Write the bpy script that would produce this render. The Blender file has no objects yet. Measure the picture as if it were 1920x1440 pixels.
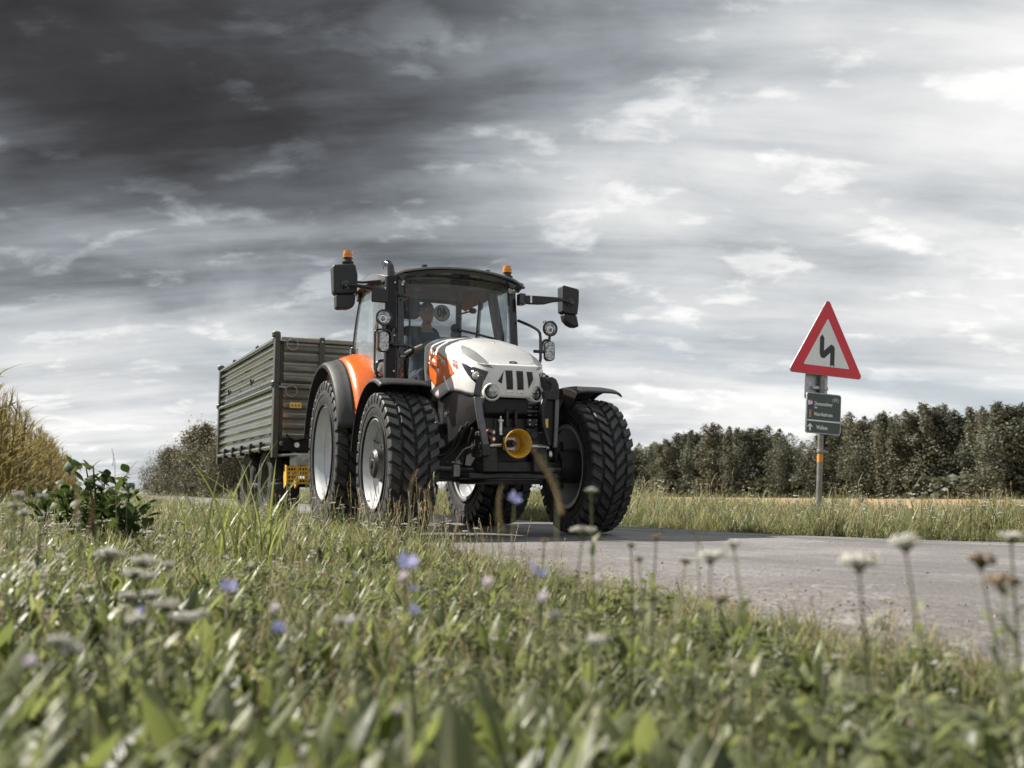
import bpy, bmesh, math, random
from math import sin, cos, pi, radians, sqrt, atan2, hypot
from mathutils import Vector, Matrix, noise as mnoise
from mathutils.bvhtree import BVHTree

# ------------------------------------------------------------------ camera, sky, sun, exposure
SC = bpy.context.scene
COL = SC.collection
CAM_H, CAM_PITCH, CAM_ROLL, FPX = 0.436, 5.908, 0.15, 1910.6
cd = bpy.data.cameras.new('camera')
cam = bpy.data.objects.new('camera', cd); COL.objects.link(cam)
cd.sensor_width = 36.0; cd.lens = FPX * 36.0 / 1920.0
cd.clip_start = 0.02; cd.clip_end = 6000
cam.matrix_world = (Matrix.Translation((0, 0, CAM_H)) @ Matrix.Rotation(radians(90 + CAM_PITCH), 4, 'X')
                    @ Matrix.Rotation(radians(CAM_ROLL), 4, 'Z'))
cd.dof.use_dof = True; cd.dof.focus_distance = 9.6; cd.dof.aperture_fstop = 2.7
SC.camera = cam

SUN_AZ, SUN_EL = 70.0, 43.0          # degrees left of the view axis, above the horizon
sd = bpy.data.lights.new('sun', 'SUN'); sd.energy = 5.0; sd.angle = radians(0.6); sd.color = (1.0, 0.94, 0.85)
sun = bpy.data.objects.new('sun', sd); COL.objects.link(sun)
sdir = Vector((-sin(radians(SUN_AZ)) * cos(radians(SUN_EL)), cos(radians(SUN_AZ)) * cos(radians(SUN_EL)), sin(radians(SUN_EL))))
sun.rotation_euler = sdir.to_track_quat('Z', 'Y').to_euler()

SC.view_settings.view_transform = 'Standard'; SC.view_settings.look = 'None'
SC.view_settings.exposure = 1.0; SC.view_settings.gamma = 1.0; SC.view_settings.use_curve_mapping = False
SC.cycles.use_denoising = True
SC.cycles.max_bounces = 8; SC.cycles.transparent_max_bounces = 16; SC.cycles.caustics_reflective = False; SC.cycles.caustics_refractive = False

class NT:
    """small wrapper for building node trees"""
    def __init__(s, tree): s.t = tree; s.n = tree.nodes; s.l = tree.links
    def new(s, typ, **kw):
        nd = s.n.new(typ)
        for k, v in kw.items():
            if k.startswith('i_'):
                key = k[2:]; key = int(key) if key.isdigit() else key.replace('_', ' ')
                sock = nd.inputs[key]
                if hasattr(v, 'is_linked'): s.l.new(v, sock)
                else: sock.default_value = v
            else: setattr(nd, k, v)
        return nd
    def math(s, op, a, b=0.0, c=0.0, clamp=False):
        nd = s.n.new('ShaderNodeMath'); nd.operation = op; nd.use_clamp = clamp
        for i, v in enumerate((a, b, c)):
            if hasattr(v, 'is_linked'): s.l.new(v, nd.inputs[i])
            else: nd.inputs[i].default_value = v
        return nd.outputs[0]
    def mix(s, f, a, b, blend='MIX'):
        nd = s.n.new('ShaderNodeMix'); nd.data_type = 'RGBA'; nd.blend_type = blend
        for i, v in ((0, f), (6, a), (7, b)):
            if hasattr(v, 'is_linked'): s.l.new(v, nd.inputs[i])
            elif i and len(v) == 3: nd.inputs[i].default_value = (*v, 1)
            else: nd.inputs[i].default_value = v
        return nd.outputs[2]
    def ramp(s, f, stops, interp='LINEAR'):
        nd = s.n.new('ShaderNodeValToRGB'); nd.color_ramp.interpolation = interp
        e = nd.color_ramp.elements
        while len(e) < len(stops): e.new(0.5)
        for el, (p, c) in zip(e, stops):
            el.position = p; el.color = (*c, 1) if len(c) == 3 else c
        s.l.new(f, nd.inputs[0]); return nd.outputs[0]
    def noise(s, vec, scale, detail=4, rough=0.55, dist=0.0, lac=2.0):
        nd = s.n.new('ShaderNodeTexNoise'); nd.inputs['Scale'].default_value = scale; nd.inputs['Detail'].default_value = detail
        nd.inputs['Roughness'].default_value = rough; nd.inputs['Distortion'].default_value = dist; nd.inputs['Lacunarity'].default_value = lac
        if vec is not None: s.l.new(vec, nd.inputs['Vector'])
        return nd.outputs[0]
    def smooth(s, v, a, b, lo=0.0, hi=1.0):
        nd = s.n.new('ShaderNodeMapRange'); nd.interpolation_type = 'SMOOTHSTEP'
        s.l.new(v, nd.inputs[0])
        for i, x in enumerate((a, b, lo, hi)): nd.inputs[i + 1].default_value = x
        return nd.outputs[0]

def build_world():
    w = bpy.data.worlds.new('World'); SC.world = w; w.use_nodes = True
    N = NT(w.node_tree); w.node_tree.nodes.clear()
    out = N.new('ShaderNodeOutputWorld'); bg = N.new('ShaderNodeBackground'); bg.inputs[1].default_value = 0.1
    N.l.new(bg.outputs[0], out.inputs[0])
    sky = N.new('ShaderNodeTexSky', sky_type='NISHITA', sun_disc=False, sun_elevation=radians(SUN_EL), sun_rotation=radians(-SUN_AZ))
    sky.air_density = 1.0; sky.dust_density = 2.0; sky.ozone_density = 1.0
    tc = N.new('ShaderNodeTexCoord'); d = tc.outputs['Generated']
    sx = N.new('ShaderNodeSeparateXYZ'); N.l.new(d, sx.inputs[0]); X, Y, Z = sx.outputs
    el = N.math('MAXIMUM', Z, 0.0)
    den = N.math('ADD', el, 0.26)
    px = N.math('DIVIDE', X, den); pyy = N.math('DIVIDE', Y, den)
    cv = N.new('ShaderNodeCombineXYZ'); N.l.new(px, cv.inputs[0]); N.l.new(pyy, cv.inputs[1])
    P = cv.outputs[0]
    def mapped(rot, sc, loc=(0, 0, 0)):
        m = N.new('ShaderNodeMapping'); N.l.new(P, m.inputs[0]); m.inputs['Rotation'].default_value = (0, 0, rot)
        m.inputs['Scale'].default_value = sc; m.inputs['Location'].default_value = loc; return m.outputs[0]
    def towards(v, a, b):
        v = Vector(v).normalized()
        dp = N.new('ShaderNodeVectorMath', operation='DOT_PRODUCT'); N.l.new(d, dp.inputs[0]); dp.inputs[1].default_value = v
        return N.smooth(dp.outputs['Value'], a, b)
    big = N.noise(mapped(0.5, (0.9, 0.75, 1), (3.1, 1.7, 0)), 1.1, 3, 0.5, 0.3)
    mid = N.noise(mapped(-0.25, (1.0, 1.25, 1), (7.3, 2.2, 0)), 2.1, 8, 0.56, 0.3)
    streak = N.noise(mapped(0.28, (0.5, 2.2, 1), (1.1, 9.2, 0)), 1.9, 7, 0.58, 0.35)
    puff = N.noise(mapped(-0.1, (1.2, 1.7, 1), (4.4, 6.1, 0)), 4.6, 9, 0.55, 0.25)
    dark = towards((-0.34, 0.66, 0.67), 0.765, 0.955)
    bright = towards((0.45, 0.86, 0.24), 0.84, 1.0)
    lowb = N.smooth(Z, 0.02, 0.24, 1.0, 0.0)
    v = N.math('MULTIPLY_ADD', dark, -0.46, 0.62)
    v = N.math('MULTIPLY_ADD', bright, 0.13, v)
    v = N.math('MULTIPLY_ADD', lowb, 0.10, v)
    amp = N.math('MULTIPLY_ADD', dark, -0.30, 1.0)
    def add(v, tex, k):
        t = N.math('SUBTRACT', tex, 0.5); t = N.math('MULTIPLY', t, amp); return N.math('MULTIPLY_ADD', t, k, v)
    v = add(v, big, 0.62); v = add(v, mid, 0.62); v = add(v, streak, 0.72)
    pf = N.smooth(puff, 0.53, 0.68)
    v = N.math('MULTIPLY_ADD', N.math('MULTIPLY', pf, N.math('MULTIPLY_ADD', dark, -0.6, 1.0)), 0.21, v)
    cl = N.ramp(v, [(0.0, (0.012, 0.012, 0.0125)), (0.15, (0.028, 0.028, 0.030)), (0.32, (0.074, 0.080, 0.088)), (0.48, (0.165, 0.179, 0.192)),
                    (0.66, (0.298, 0.311, 0.322)), (0.85, (0.43, 0.431, 0.43)), (1.0, (0.505, 0.505, 0.50))])
    cl10 = N.mix(1.0, cl, (10.0, 10.0, 10.0), 'MULTIPLY')
    # clear gaps show the blue-grey air between the clouds, mostly low down
    gap = N.math('MULTIPLY', N.smooth(N.noise(mapped(0.1, (0.5, 1.5, 1), (2.0, 5.5, 0)), 1.3, 6, 0.55, 0.3), 0.50, 0.66), N.smooth(Z, 0.02, 0.24, 0.9, 0.10))
    hs = N.new('ShaderNodeHueSaturation'); hs.inputs['Saturation'].default_value = 0.33; hs.inputs['Value'].default_value = 0.5
    N.l.new(sky.outputs[0], hs.inputs['Color'])
    airy = N.mix(0.6, hs.outputs[0], (2.35, 2.9, 3.35))
    col = N.mix(gap, cl10, airy)
    N.l.new(col, bg.inputs[0])
build_world()

# ------------------------------------------------------------------ helpers: pixels, meshes, things
_a = radians(CAM_PITCH); _r = radians(CAM_ROLL)
def ray(u, v):
    du, dv = (u - 960) / FPX, (v - 720) / FPX
    x = du * cos(_r) + dv * sin(_r); y = -du * sin(_r) + dv * cos(_r)
    return Vector((x, cos(_a) + y * sin(_a), sin(_a) - y * cos(_a)))
def at(u, v, dist):
    """world point on the photograph's line of sight at forward distance dist"""
    d = ray(u, v); return Vector((0, 0, CAM_H)) + d * (dist / d.y)

def tag(o, label=None, cat=None, group=None, kind=None):
    if label: o['label'] = label
    if cat: o['category'] = cat
    if group: o['group'] = group
    if kind: o['kind'] = kind
    return o
def empty(name, loc=(0, 0, 0), rz=0.0, parent=None):
    o = bpy.data.objects.new(name, None); COL.objects.link(o); o.location = loc; o.rotation_euler = (0, 0, rz)
    o.empty_display_size = 0.1; o.parent = parent; return o
def link(name, me, parent=None, loc=None):
    o = bpy.data.objects.new(name, me); COL.objects.link(o); o.parent = parent
    if loc is not None: o.location = loc
    return o
def copy_tree(o, parent=None):
    c = o.copy(); COL.objects.link(c); c.parent = parent
    for ch in o.children: copy_tree(ch, c)
    return c

def frame_of(d):
    d = Vector(d).normalized(); up = Vector((0, 0, 1)) if abs(d.z) < 0.95 else Vector((1, 0, 0))
    x = d.cross(up).normalized(); return x, d.cross(x).normalized(), d

class MB:
    def __init__(s): s.v = []; s.f = []; s.m = []
    def add(s, vs, fs, mi=0):
        b = len(s.v); s.v += [tuple(p) for p in vs]; s.f += [tuple(i + b for i in f) for f in fs]; s.m += [mi] * len(fs); return s
    def box(s, c, size, R=None, taper=1.0, mi=0):
        hx, hy, hz = [q / 2 for q in size]; pts = []
        for z in (-1, 1):
            k = taper if z > 0 else 1.0
            for x, y in ((-1, -1), (1, -1), (1, 1), (-1, 1)): pts.append(Vector((x * hx * k, y * hy * k, z * hz)))
        if R is not None: pts = [R @ p for p in pts]
        c = Vector(c)
        return s.add([c + p for p in pts], [(3, 2, 1, 0), (4, 5, 6, 7), (0, 1, 5, 4), (1, 2, 6, 5), (2, 3, 7, 6), (3, 0, 4, 7)], mi)
    def span(s, a, b, mi=0):
        a, b = Vector(a), Vector(b); return s.box((a + b) / 2, [abs(q) for q in (b - a)], None, 1.0, mi)
    def loft(s, rings, closed=True, cap=True, mi=0):
        n = len(rings[0]); vs = [p for r in rings for p in r]; fs = []
        for i in range(len(rings) - 1):
            for j in range(n if closed else n - 1):
                k = (j + 1) % n; fs.append((i * n + j, i * n + k, (i + 1) * n + k, (i + 1) * n + j))
        if cap and closed: fs.append(tuple(range(n - 1, -1, -1))); fs.append(tuple((len(rings) - 1) * n + j for j in range(n)))
        return s.add(vs, fs, mi)
    def cyl(s, p0, p1, r0, r1=None, n=12, cap=True, mi=0):
        r1 = r0 if r1 is None else r1; p0, p1 = Vector(p0), Vector(p1); x, y, _ = frame_of(p1 - p0)
        ring = lambda c, r: [c + x * (r * cos(2 * pi * i / n)) + y * (r * sin(2 * pi * i / n)) for i in range(n)]
        return s.loft([ring(p0, r0), ring(p1, r1)], True, cap, mi)
    def tube(s, pts, r, n=8, mi=0, round_=0.0):
        pts = [Vector(p) for p in pts]
        if round_ > 0 and len(pts) > 2:
            q = [pts[0]]
            for i in range(1, len(pts) - 1):
                a = (pts[i - 1] - pts[i]); b = (pts[i + 1] - pts[i]); ra = min(round_, a.length * .45); rb = min(round_, b.length * .45)
                A = pts[i] + a.normalized() * ra; B = pts[i] + b.normalized() * rb
                for k in range(5):
                    t = k / 4; q.append(A.lerp(pts[i], t).lerp(pts[i].lerp(B, t), t))
            q.append(pts[-1]); pts = q
        rr = list(r) if isinstance(r, (list, tuple)) else [r] * len(pts)
        if len(rr) != len(pts): rr = [rr[0] + (rr[-1] - rr[0]) * i / (len(pts) - 1) for i in range(len(pts))]
        rings = []; x = None
        for i, p in enumerate(pts):
            t = (pts[min(i + 1, len(pts) - 1)] - pts[max(i - 1, 0)]).normalized()
            if x is None: x, y, _ = frame_of(t)
            else:
                x = (x - t * x.dot(t)).normalized(); y = t.cross(x)
            rings.append([p + x * (rr[i] * cos(2 * pi * k / n)) + y * (rr[i] * sin(2 * pi * k / n)) for k in range(n)])
        return s.loft(rings, True, True, mi)
    def lathe(s, prof, c=(0, 0, 0), axis=(0, 0, 1), n=24, a0=0.0, a1=2 * pi, mi=0, ref=None):
        c = Vector(c); d = Vector(axis).normalized()
        if ref is None: x, y, _ = frame_of(d)
        else: x = Vector(ref).normalized(); y = d.cross(x)
        full = abs(a1 - a0 - 2 * pi) < 1e-6; m = n if full else n + 1; vs = []
        for i in range(m):
            a = a0 + (a1 - a0) * i / n
            for r, h in prof: vs.append(c + d * h + (x * cos(a) + y * sin(a)) * r)
        k = len(prof); fs = []
        for i in range(n):
            j = (i + 1) % m
            for q in range(k - 1): fs.append((i * k + q, j * k + q, j * k + q + 1, i * k + q + 1))
        return s.add(vs, fs, mi)
    def prism(s, poly, h0, h1, M=None, mi=0):
        n = len(poly); vs = [Vector((x, y, h0)) for x, y in poly] + [Vector((x, y, h1)) for x, y in poly]
        if M is not None: vs = [M @ v for v in vs]
        return s.add(vs, [tuple(range(n - 1, -1, -1)), tuple(range(n, 2 * n))] + [(i, (i + 1) % n, n + (i + 1) % n, n + i) for i in range(n)], mi)
    def ball(s, c, r, n=10, mi=0):
        rx, ry, rz = (r, r, r) if not isinstance(r, (tuple, list)) else r; c = Vector(c); rings = []
        for i in range(1, n):
            t = pi * i / n; rings.append([c + Vector((rx * sin(t) * cos(2 * pi * k / (n * 2)), ry * sin(t) * sin(2 * pi * k / (n * 2)), -rz * cos(t))) for k in range(n * 2)])
        return s.loft(rings, True, True, mi)
    def mesh(s, name, mats, smooth=35, merge=0.0):
        me = bpy.data.meshes.new(name); me.from_pydata(s.v, [], s.f)
        for m in (mats if isinstance(mats, (list, tuple)) else [mats]): me.materials.append(m)
        if any(s.m): me.polygons.foreach_set('material_index', s.m)
        bm = bmesh.new(); bm.from_mesh(me)
        if merge: bmesh.ops.remove_doubles(bm, verts=bm.verts, dist=merge)
        bmesh.ops.recalc_face_normals(bm, faces=bm.faces); bm.to_mesh(me); bm.free()
        if smooth:
            me.polygons.foreach_set('use_smooth', [True] * len(me.polygons)); me.set_sharp_from_angle(angle=radians(smooth))
        return me
    def build(s, name, mats, parent=None, smooth=35, bev=0.0, merge=0.0, solid=0.0, seg=2):
        o = link(name, s.mesh(name, mats, smooth, merge), parent)
        if solid:
            q = o.modifiers.new('solid', 'SOLIDIFY'); q.thickness = solid; q.offset = 0
        if bev:
            q = o.modifiers.new('bevel', 'BEVEL'); q.width = bev; q.segments = seg; q.limit_method = 'ANGLE'; q.angle_limit = radians(40); q.harden_normals = False
        return o

def rrect(w, h, r, n=4, cx=0.0, cy=0.0):
    out = []
    for k, (sx, sy) in enumerate(((1, 1), (-1, 1), (-1, -1), (1, -1))):
        for i in range(n + 1):
            a = pi / 2 * (k + i / n); out.append((cx + sx * (w / 2 - r) + r * cos(a), cy + sy * (h / 2 - r) + r * sin(a)))
    return out
def basis(o, x, y):
    """matrix whose local x,y run along x,y and local z along x cross y"""
    x, y = Vector(x).normalized(), Vector(y).normalized(); z = x.cross(y).normalized(); y = z.cross(x)
    return Matrix(((x.x, y.x, z.x, o[0]), (x.y, y.y, z.y, o[1]), (x.z, y.z, z.z, o[2]), (0, 0, 0, 1)))
def text_mesh(txt, size, align='CENTER', bold=0.0, ext=0.001, spacing=1.0):
    cu = bpy.data.curves.new('lettering', 'FONT'); cu.body = txt; cu.size = size; cu.align_x = align; cu.align_y = 'CENTER'
    cu.extrude = ext; cu.offset = bold; cu.resolution_u = 3; cu.space_character = spacing
    ob = bpy.data.objects.new('lettering', cu); COL.objects.link(ob)
    me = bpy.data.meshes.new_from_object(ob.evaluated_get(bpy.context.evaluated_depsgraph_get()))
    bpy.data.objects.remove(ob); bpy.data.curves.remove(cu); return me

# ------------------------------------------------------------------ materials
MATS = {}
def mat(name, col, rough=0.5, metal=0.0, coat=0.0, var=0.12, vscale=3.0, bump=0.0, bscale=40.0, spec=0.5, emit=None, estr=0.0, trans=0.0, dirt=0.0, dirtcol=(0.18, 0.15, 0.11)):
    m = bpy.data.materials.new(name); m.use_nodes = True; N = NT(m.node_tree); b = N.n['Principled BSDF']
    b.inputs['Roughness'].default_value = rough; b.inputs['Metallic'].default_value = metal; b.inputs['Coat Weight'].default_value = coat
    b.inputs['Coat Roughness'].default_value = 0.06; b.inputs['Specular IOR Level'].default_value = spec
    tc = N.new('ShaderNodeTexCoord'); o = tc.outputs['Object']
    c = (*col, 1)
    if var:
        n = N.noise(o, vscale, 5, 0.6); k = N.smooth(n, 0.3, 0.7)
        c = N.mix(k, tuple(q * (1 - var) for q in col), tuple(min(1, q * (1 + var)) for q in col))
        rv = N.math('MULTIPLY_ADD', N.noise(o, vscale * 4, 4), 0.22, rough - 0.11, True); N.l.new(rv, b.inputs['Roughness'])
    if dirt:
        dn = N.smooth(N.noise(o, 7.0, 8, 0.7), 0.48, 0.72, 0.0, dirt)
        c = N.mix(dn, c, dirtcol)
    if hasattr(c, 'is_linked'): N.l.new(c, b.inputs['Base Color'])
    else: b.inputs['Base Color'].default_value = c
    if bump:
        bn = N.new('ShaderNodeBump'); bn.inputs['Strength'].default_value = bump; bn.inputs['Distance'].default_value = 0.01
        N.l.new(N.noise(o, bscale, 5, 0.6), bn.inputs['Height']); N.l.new(bn.outputs[0], b.inputs['Normal'])
    if trans: b.inputs['Transmission Weight'].default_value = trans
    if emit: b.inputs['Emission Color'].default_value = (*emit, 1); b.inputs['Emission Strength'].default_value = estr
    MATS[name] = m; return m

def glass_mat(name, tint, refl=0.9, dust=0.0, dustcol=(0.6, 0.65, 0.68)):
    m = bpy.data.materials.new(name); m.use_nodes = True; N = NT(m.node_tree); N.n.clear()
    out = N.new('ShaderNodeOutputMaterial'); tr = N.new('ShaderNodeBsdfTransparent'); tr.inputs[0].default_value = (*tint, 1)
    gl = N.new('ShaderNodeBsdfGlossy'); gl.inputs['Roughness'].default_value = 0.015; gl.inputs['Color'].default_value = (refl, refl, refl, 1)
    lw = N.new('ShaderNodeLayerWeight'); lw.inputs[0].default_value = 0.5
    f = N.math('POWER', lw.outputs['Facing'], 4.0); f = N.math('MULTIPLY_ADD', f, 0.9, 0.035, True)
    mx = N.new('ShaderNodeMixShader'); N.l.new(f, mx.inputs[0]); N.l.new(tr.outputs[0], mx.inputs[1]); N.l.new(gl.outputs[0], mx.inputs[2])
    res = mx.outputs[0]
    if dust:
        df = N.new('ShaderNodeBsdfDiffuse'); df.inputs[0].default_value = (*dustcol, 1)
        tc = N.new('ShaderNodeTexCoord'); k = N.smooth(N.noise(tc.outputs['Object'], 3.0, 7, 0.65), 0.35, 0.75, dust * 0.4, dust)
        m2 = N.new('ShaderNodeMixShader'); N.l.new(k, m2.inputs[0]); N.l.new(res, m2.inputs[1]); N.l.new(df.outputs[0], m2.inputs[2]); res = m2.outputs[0]
    N.l.new(res, out.inputs[0]); MATS[name] = m; return m

def leaf_mat(name, cols, trans=0.45, rough=0.55, nscale=4.0, spec=0.35):
    """foliage: colour varies per instance and over the blade, part of the light shines through"""
    m = bpy.data.materials.new(name); m.use_nodes = True; N = NT(m.node_tree); b = N.n['Principled BSDF']; out = N.n['Material Output']
    oi = N.new('ShaderNodeObjectInfo'); tc = N.new('ShaderNodeTexCoord'); geo = N.new('ShaderNodeNewGeometry')
    r = N.math('FRACT', N.math('ADD', N.math('MULTIPLY', geo.outputs['Random Per Island'], 0.8), N.math('MULTIPLY', oi.outputs['Random'], 0.7)))
    c = N.ramp(r, [(i / max(1, len(cols) - 1), q) for i, q in enumerate(cols)])
    nz = N.noise(tc.outputs['Object'], nscale, 3); c = N.mix(N.smooth(nz, 0.3, 0.7, 0.0, 0.35), c, tuple(q * (0.6 if cols[0][0] < 0.5 else 0.92) for q in cols[0]))
    N.l.new(c, b.inputs['Base Color']); b.inputs['Roughness'].default_value = rough; b.inputs['Specular IOR Level'].default_value = spec
    t = N.new('ShaderNodeBsdfTranslucent'); cc = N.mix(1.0, c, (1.15, 1.2, 0.75) if cols[0][0] < 0.28 else (1.0, 1.0, 1.0), 'MULTIPLY'); N.l.new(cc, t.inputs[0])
    mx = N.new('ShaderNodeMixShader'); mx.inputs[0].default_value = trans; N.l.new(b.outputs[0], mx.inputs[1]); N.l.new(t.outputs[0], mx.inputs[2])
    N.l.new(mx.outputs[0], out.inputs[0]); MATS[name] = m; return m

mat('white_paint', (0.74, 0.74, 0.73), 0.3, coat=0.6, var=0.03, dirt=0.12)
mat('grey_paint', (0.55, 0.55, 0.545), 0.32, coat=0.4, var=0.04, dirt=0.1)
mat('dark_grey_paint', (0.22, 0.225, 0.225), 0.35, coat=0.3, var=0.05)
mat('orange_paint', (0.66, 0.125, 0.006), 0.3, coat=0.6, var=0.05, dirt=0.05)
mat('orange_film', (0.66, 0.125, 0.006), 0.35, coat=0.3, var=0.03)
mat('white_film', (0.80, 0.80, 0.80), 0.4, var=0.0)
mat('red_film', (0.55, 0.06, 0.03), 0.4, var=0.0)
mat('grey_film', (0.28, 0.28, 0.29), 0.4, var=0.0)
mat('black_paint', (0.011, 0.011, 0.012), 0.42, coat=0.0, spec=0.3, var=0.2, dirt=0.07, dirtcol=(0.06, 0.057, 0.053))
mat('black_plastic', (0.022, 0.022, 0.024), 0.55, var=0.15, bump=0.12, bscale=220, dirt=0.06, dirtcol=(0.06, 0.058, 0.055))
mat('gloss_black', (0.012, 0.012, 0.013), 0.18, coat=0.6, var=0.1)
mat('roof_grey', (0.15, 0.155, 0.16), 0.3, coat=0.5, var=0.08, dirt=0.12)
mat('lining', (0.17, 0.20, 0.21), 0.8, var=0.1, bump=0.1, bscale=120)
mat('cast_iron', (0.028, 0.027, 0.027), 0.5, metal=0.3, var=0.3, vscale=9, bump=0.3, bscale=60, dirt=0.3, dirtcol=(0.10, 0.085, 0.07))
mat('steel_bar', (0.13, 0.135, 0.145), 0.42, metal=0.6, var=0.2, vscale=10)
mat('bright_steel', (0.55, 0.55, 0.54), 0.28, metal=1.0, var=0.15, vscale=12)
mat('yellow_shield', (0.62, 0.36, 0.03), 0.45, var=0.15, vscale=12, dirt=0.35, dirtcol=(0.2, 0.12, 0.03))
mat('red_ring', (0.5, 0.07, 0.03), 0.4)
mat('rim_paint', (0.47, 0.485, 0.505), 0.36, metal=0.15, coat=0.2, var=0.08, dirt=0.3, dirtcol=(0.28, 0.27, 0.25))
mat('rubber', (0.017, 0.017, 0.018), 0.6, var=0.25, vscale=6, bump=0.25, bscale=70, dirt=0.6, dirtcol=(0.075, 0.074, 0.071))
mat('rubber_tread', (0.034, 0.034, 0.036), 0.5, var=0.35, vscale=14, bump=0.3, bscale=90, dirt=0.6, dirtcol=(0.095, 0.093, 0.09))
mat('amber', (0.85, 0.30, 0.01), 0.15, coat=0.7, var=0.05, trans=0.25)
mat('chrome', (0.8, 0.8, 0.8), 0.08, metal=1.0, var=0.0)
mat('lens_pale', (0.62, 0.62, 0.55), 0.2, coat=0.8, var=0.35, vscale=40)
mat('lens_clear', (0.33, 0.34, 0.36), 0.12, metal=0.6, coat=0.8, var=0.6, vscale=22)
mat('seat_cloth', (0.03, 0.032, 0.036), 0.85, bump=0.2)
mat('skin', (0.30, 0.18, 0.13), 0.5, var=0.1, vscale=10)
mat('shirt', (0.05, 0.08, 0.10), 0.85, var=0.15, bump=0.3, bscale=30)
mat('trousers', (0.03, 0.035, 0.05), 0.85)
mat('hair', (0.035, 0.025, 0.018), 0.6, var=0.4, vscale=60, bump=0.4, bscale=150)
mat('trailer_green', (0.19, 0.20, 0.165), 0.17, metal=0.25, coat=1.0, var=0.12, dirt=0.22, dirtcol=(0.16, 0.15, 0.12))
mat('trailer_frame', (0.06, 0.065, 0.052), 0.4, var=0.15, dirt=0.25, dirtcol=(0.13, 0.12, 0.10))
mat('galvanised', (0.42, 0.43, 0.43), 0.38, metal=0.8, var=0.2, vscale=18, bump=0.08, bscale=60)
mat('chock_yellow', (0.62, 0.36, 0.03), 0.5, var=0.1, dirt=0.2)
mat('sticker_yellow', (0.75, 0.52, 0.12), 0.45, var=0.05)
mat('maize_grain', (0.50, 0.37, 0.16), 0.6, var=0.3, vscale=30)
mat('sign_red', (0.68, 0.022, 0.04), 0.38, var=0.04, coat=0.2)
mat('sign_white', (0.82, 0.82, 0.81), 0.4, var=0.04, coat=0.2, dirt=0.12)
mat('sign_black', (0.03, 0.032, 0.036), 0.45, var=0.0)
mat('sign_green', (0.055, 0.075, 0.068), 0.42, var=0.06, coat=0.2)
mat('sign_letter', (0.8, 0.81, 0.8), 0.45, var=0.0)
mat('sign_blue', (0.05, 0.05, 0.22), 0.45, var=0.0)
mat('sign_tan', (0.50, 0.26, 0.10), 0.45, var=0.0)
mat('sign_orange', (0.72, 0.28, 0.02), 0.45, var=0.1)
mat('pole_steel', (0.24, 0.235, 0.22), 0.45, metal=0.55, var=0.25, vscale=9, dirt=0.3, dirtcol=(0.14, 0.12, 0.10))
mat('bark', (0.075, 0.062, 0.05), 0.9, var=0.35, vscale=5, bump=0.6, bscale=14)
mat('road_stone', (0.22, 0.19, 0.15), 0.8, var=0.5, vscale=30)
mat('drone_grey', (0.10, 0.10, 0.11), 0.5, var=0.1)
glass_mat('windscreen_glass', (0.95, 0.965, 0.965))
glass_mat('side_glass', (0.88, 0.925, 0.93), dust=0.14)
glass_mat('lens_glass', (0.9, 0.92, 0.94))
leaf_mat('grass_green', [(0.045, 0.062, 0.024), (0.135, 0.16, 0.07), (0.235, 0.255, 0.125), (0.42, 0.42, 0.28)], 0.5, 0.42, 4.0, 0.4)
leaf_mat('grass_dull', [(0.07, 0.085, 0.045), (0.165, 0.185, 0.095), (0.27, 0.28, 0.165), (0.46, 0.45, 0.33)], 0.4, 0.42, 4.0, 0.4)
leaf_mat('broad_leaf', [(0.05, 0.065, 0.028), (0.13, 0.15, 0.07), (0.26, 0.28, 0.14), (0.17, 0.195, 0.08), (0.14, 0.16, 0.085)], 0.5, 0.42, 4.0, 0.4)
leaf_mat('reed_leaf', [(0.12, 0.15, 0.05), (0.19, 0.22, 0.08), (0.27, 0.28, 0.12), (0.36, 0.33, 0.17)], 0.5, 0.4, 4.0, 0.4)
leaf_mat('straw', [(0.30, 0.23, 0.11), (0.42, 0.33, 0.18), (0.5, 0.42, 0.26), (0.24, 0.15, 0.07)], 0.35)
leaf_mat('dry_maize', [(0.10, 0.072, 0.03), (0.20, 0.15, 0.065), (0.32, 0.26, 0.14), (0.08, 0.07, 0.03)], 0.35, 0.8, 4.0, 0.1)
leaf_mat('pale_bloom', [(0.72, 0.71, 0.64), (0.80, 0.79, 0.74), (0.88, 0.87, 0.85)], 0.6)
leaf_mat('brown_seed', [(0.12, 0.07, 0.03), (0.20, 0.12, 0.05), (0.28, 0.17, 0.07)], 0.2)
leaf_mat('blue_petal', [(0.30, 0.31, 0.72), (0.40, 0.42, 0.80), (0.62, 0.62, 0.86)], 0.45)
leaf_mat('pink_petal', [(0.58, 0.50, 0.62), (0.70, 0.62, 0.66), (0.74, 0.72, 0.76)], 0.4)
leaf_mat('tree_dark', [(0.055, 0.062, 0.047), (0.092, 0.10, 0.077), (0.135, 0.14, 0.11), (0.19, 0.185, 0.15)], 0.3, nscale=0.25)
leaf_mat('tree_tan', [(0.075, 0.078, 0.06), (0.12, 0.12, 0.092), (0.17, 0.165, 0.128), (0.24, 0.225, 0.18)], 0.3, nscale=0.25)
leaf_mat('shrub_brown', [(0.06, 0.06, 0.043), (0.115, 0.108, 0.075), (0.185, 0.165, 0.12), (0.27, 0.24, 0.185)], 0.3, nscale=0.6)
leaf_mat('beet_leaf', [(0.025, 0.045, 0.014), (0.045, 0.075, 0.022), (0.075, 0.105, 0.035), (0.12, 0.15, 0.06)], 0.35, 0.55, 4.0, 0.2)
M = MATS

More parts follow.
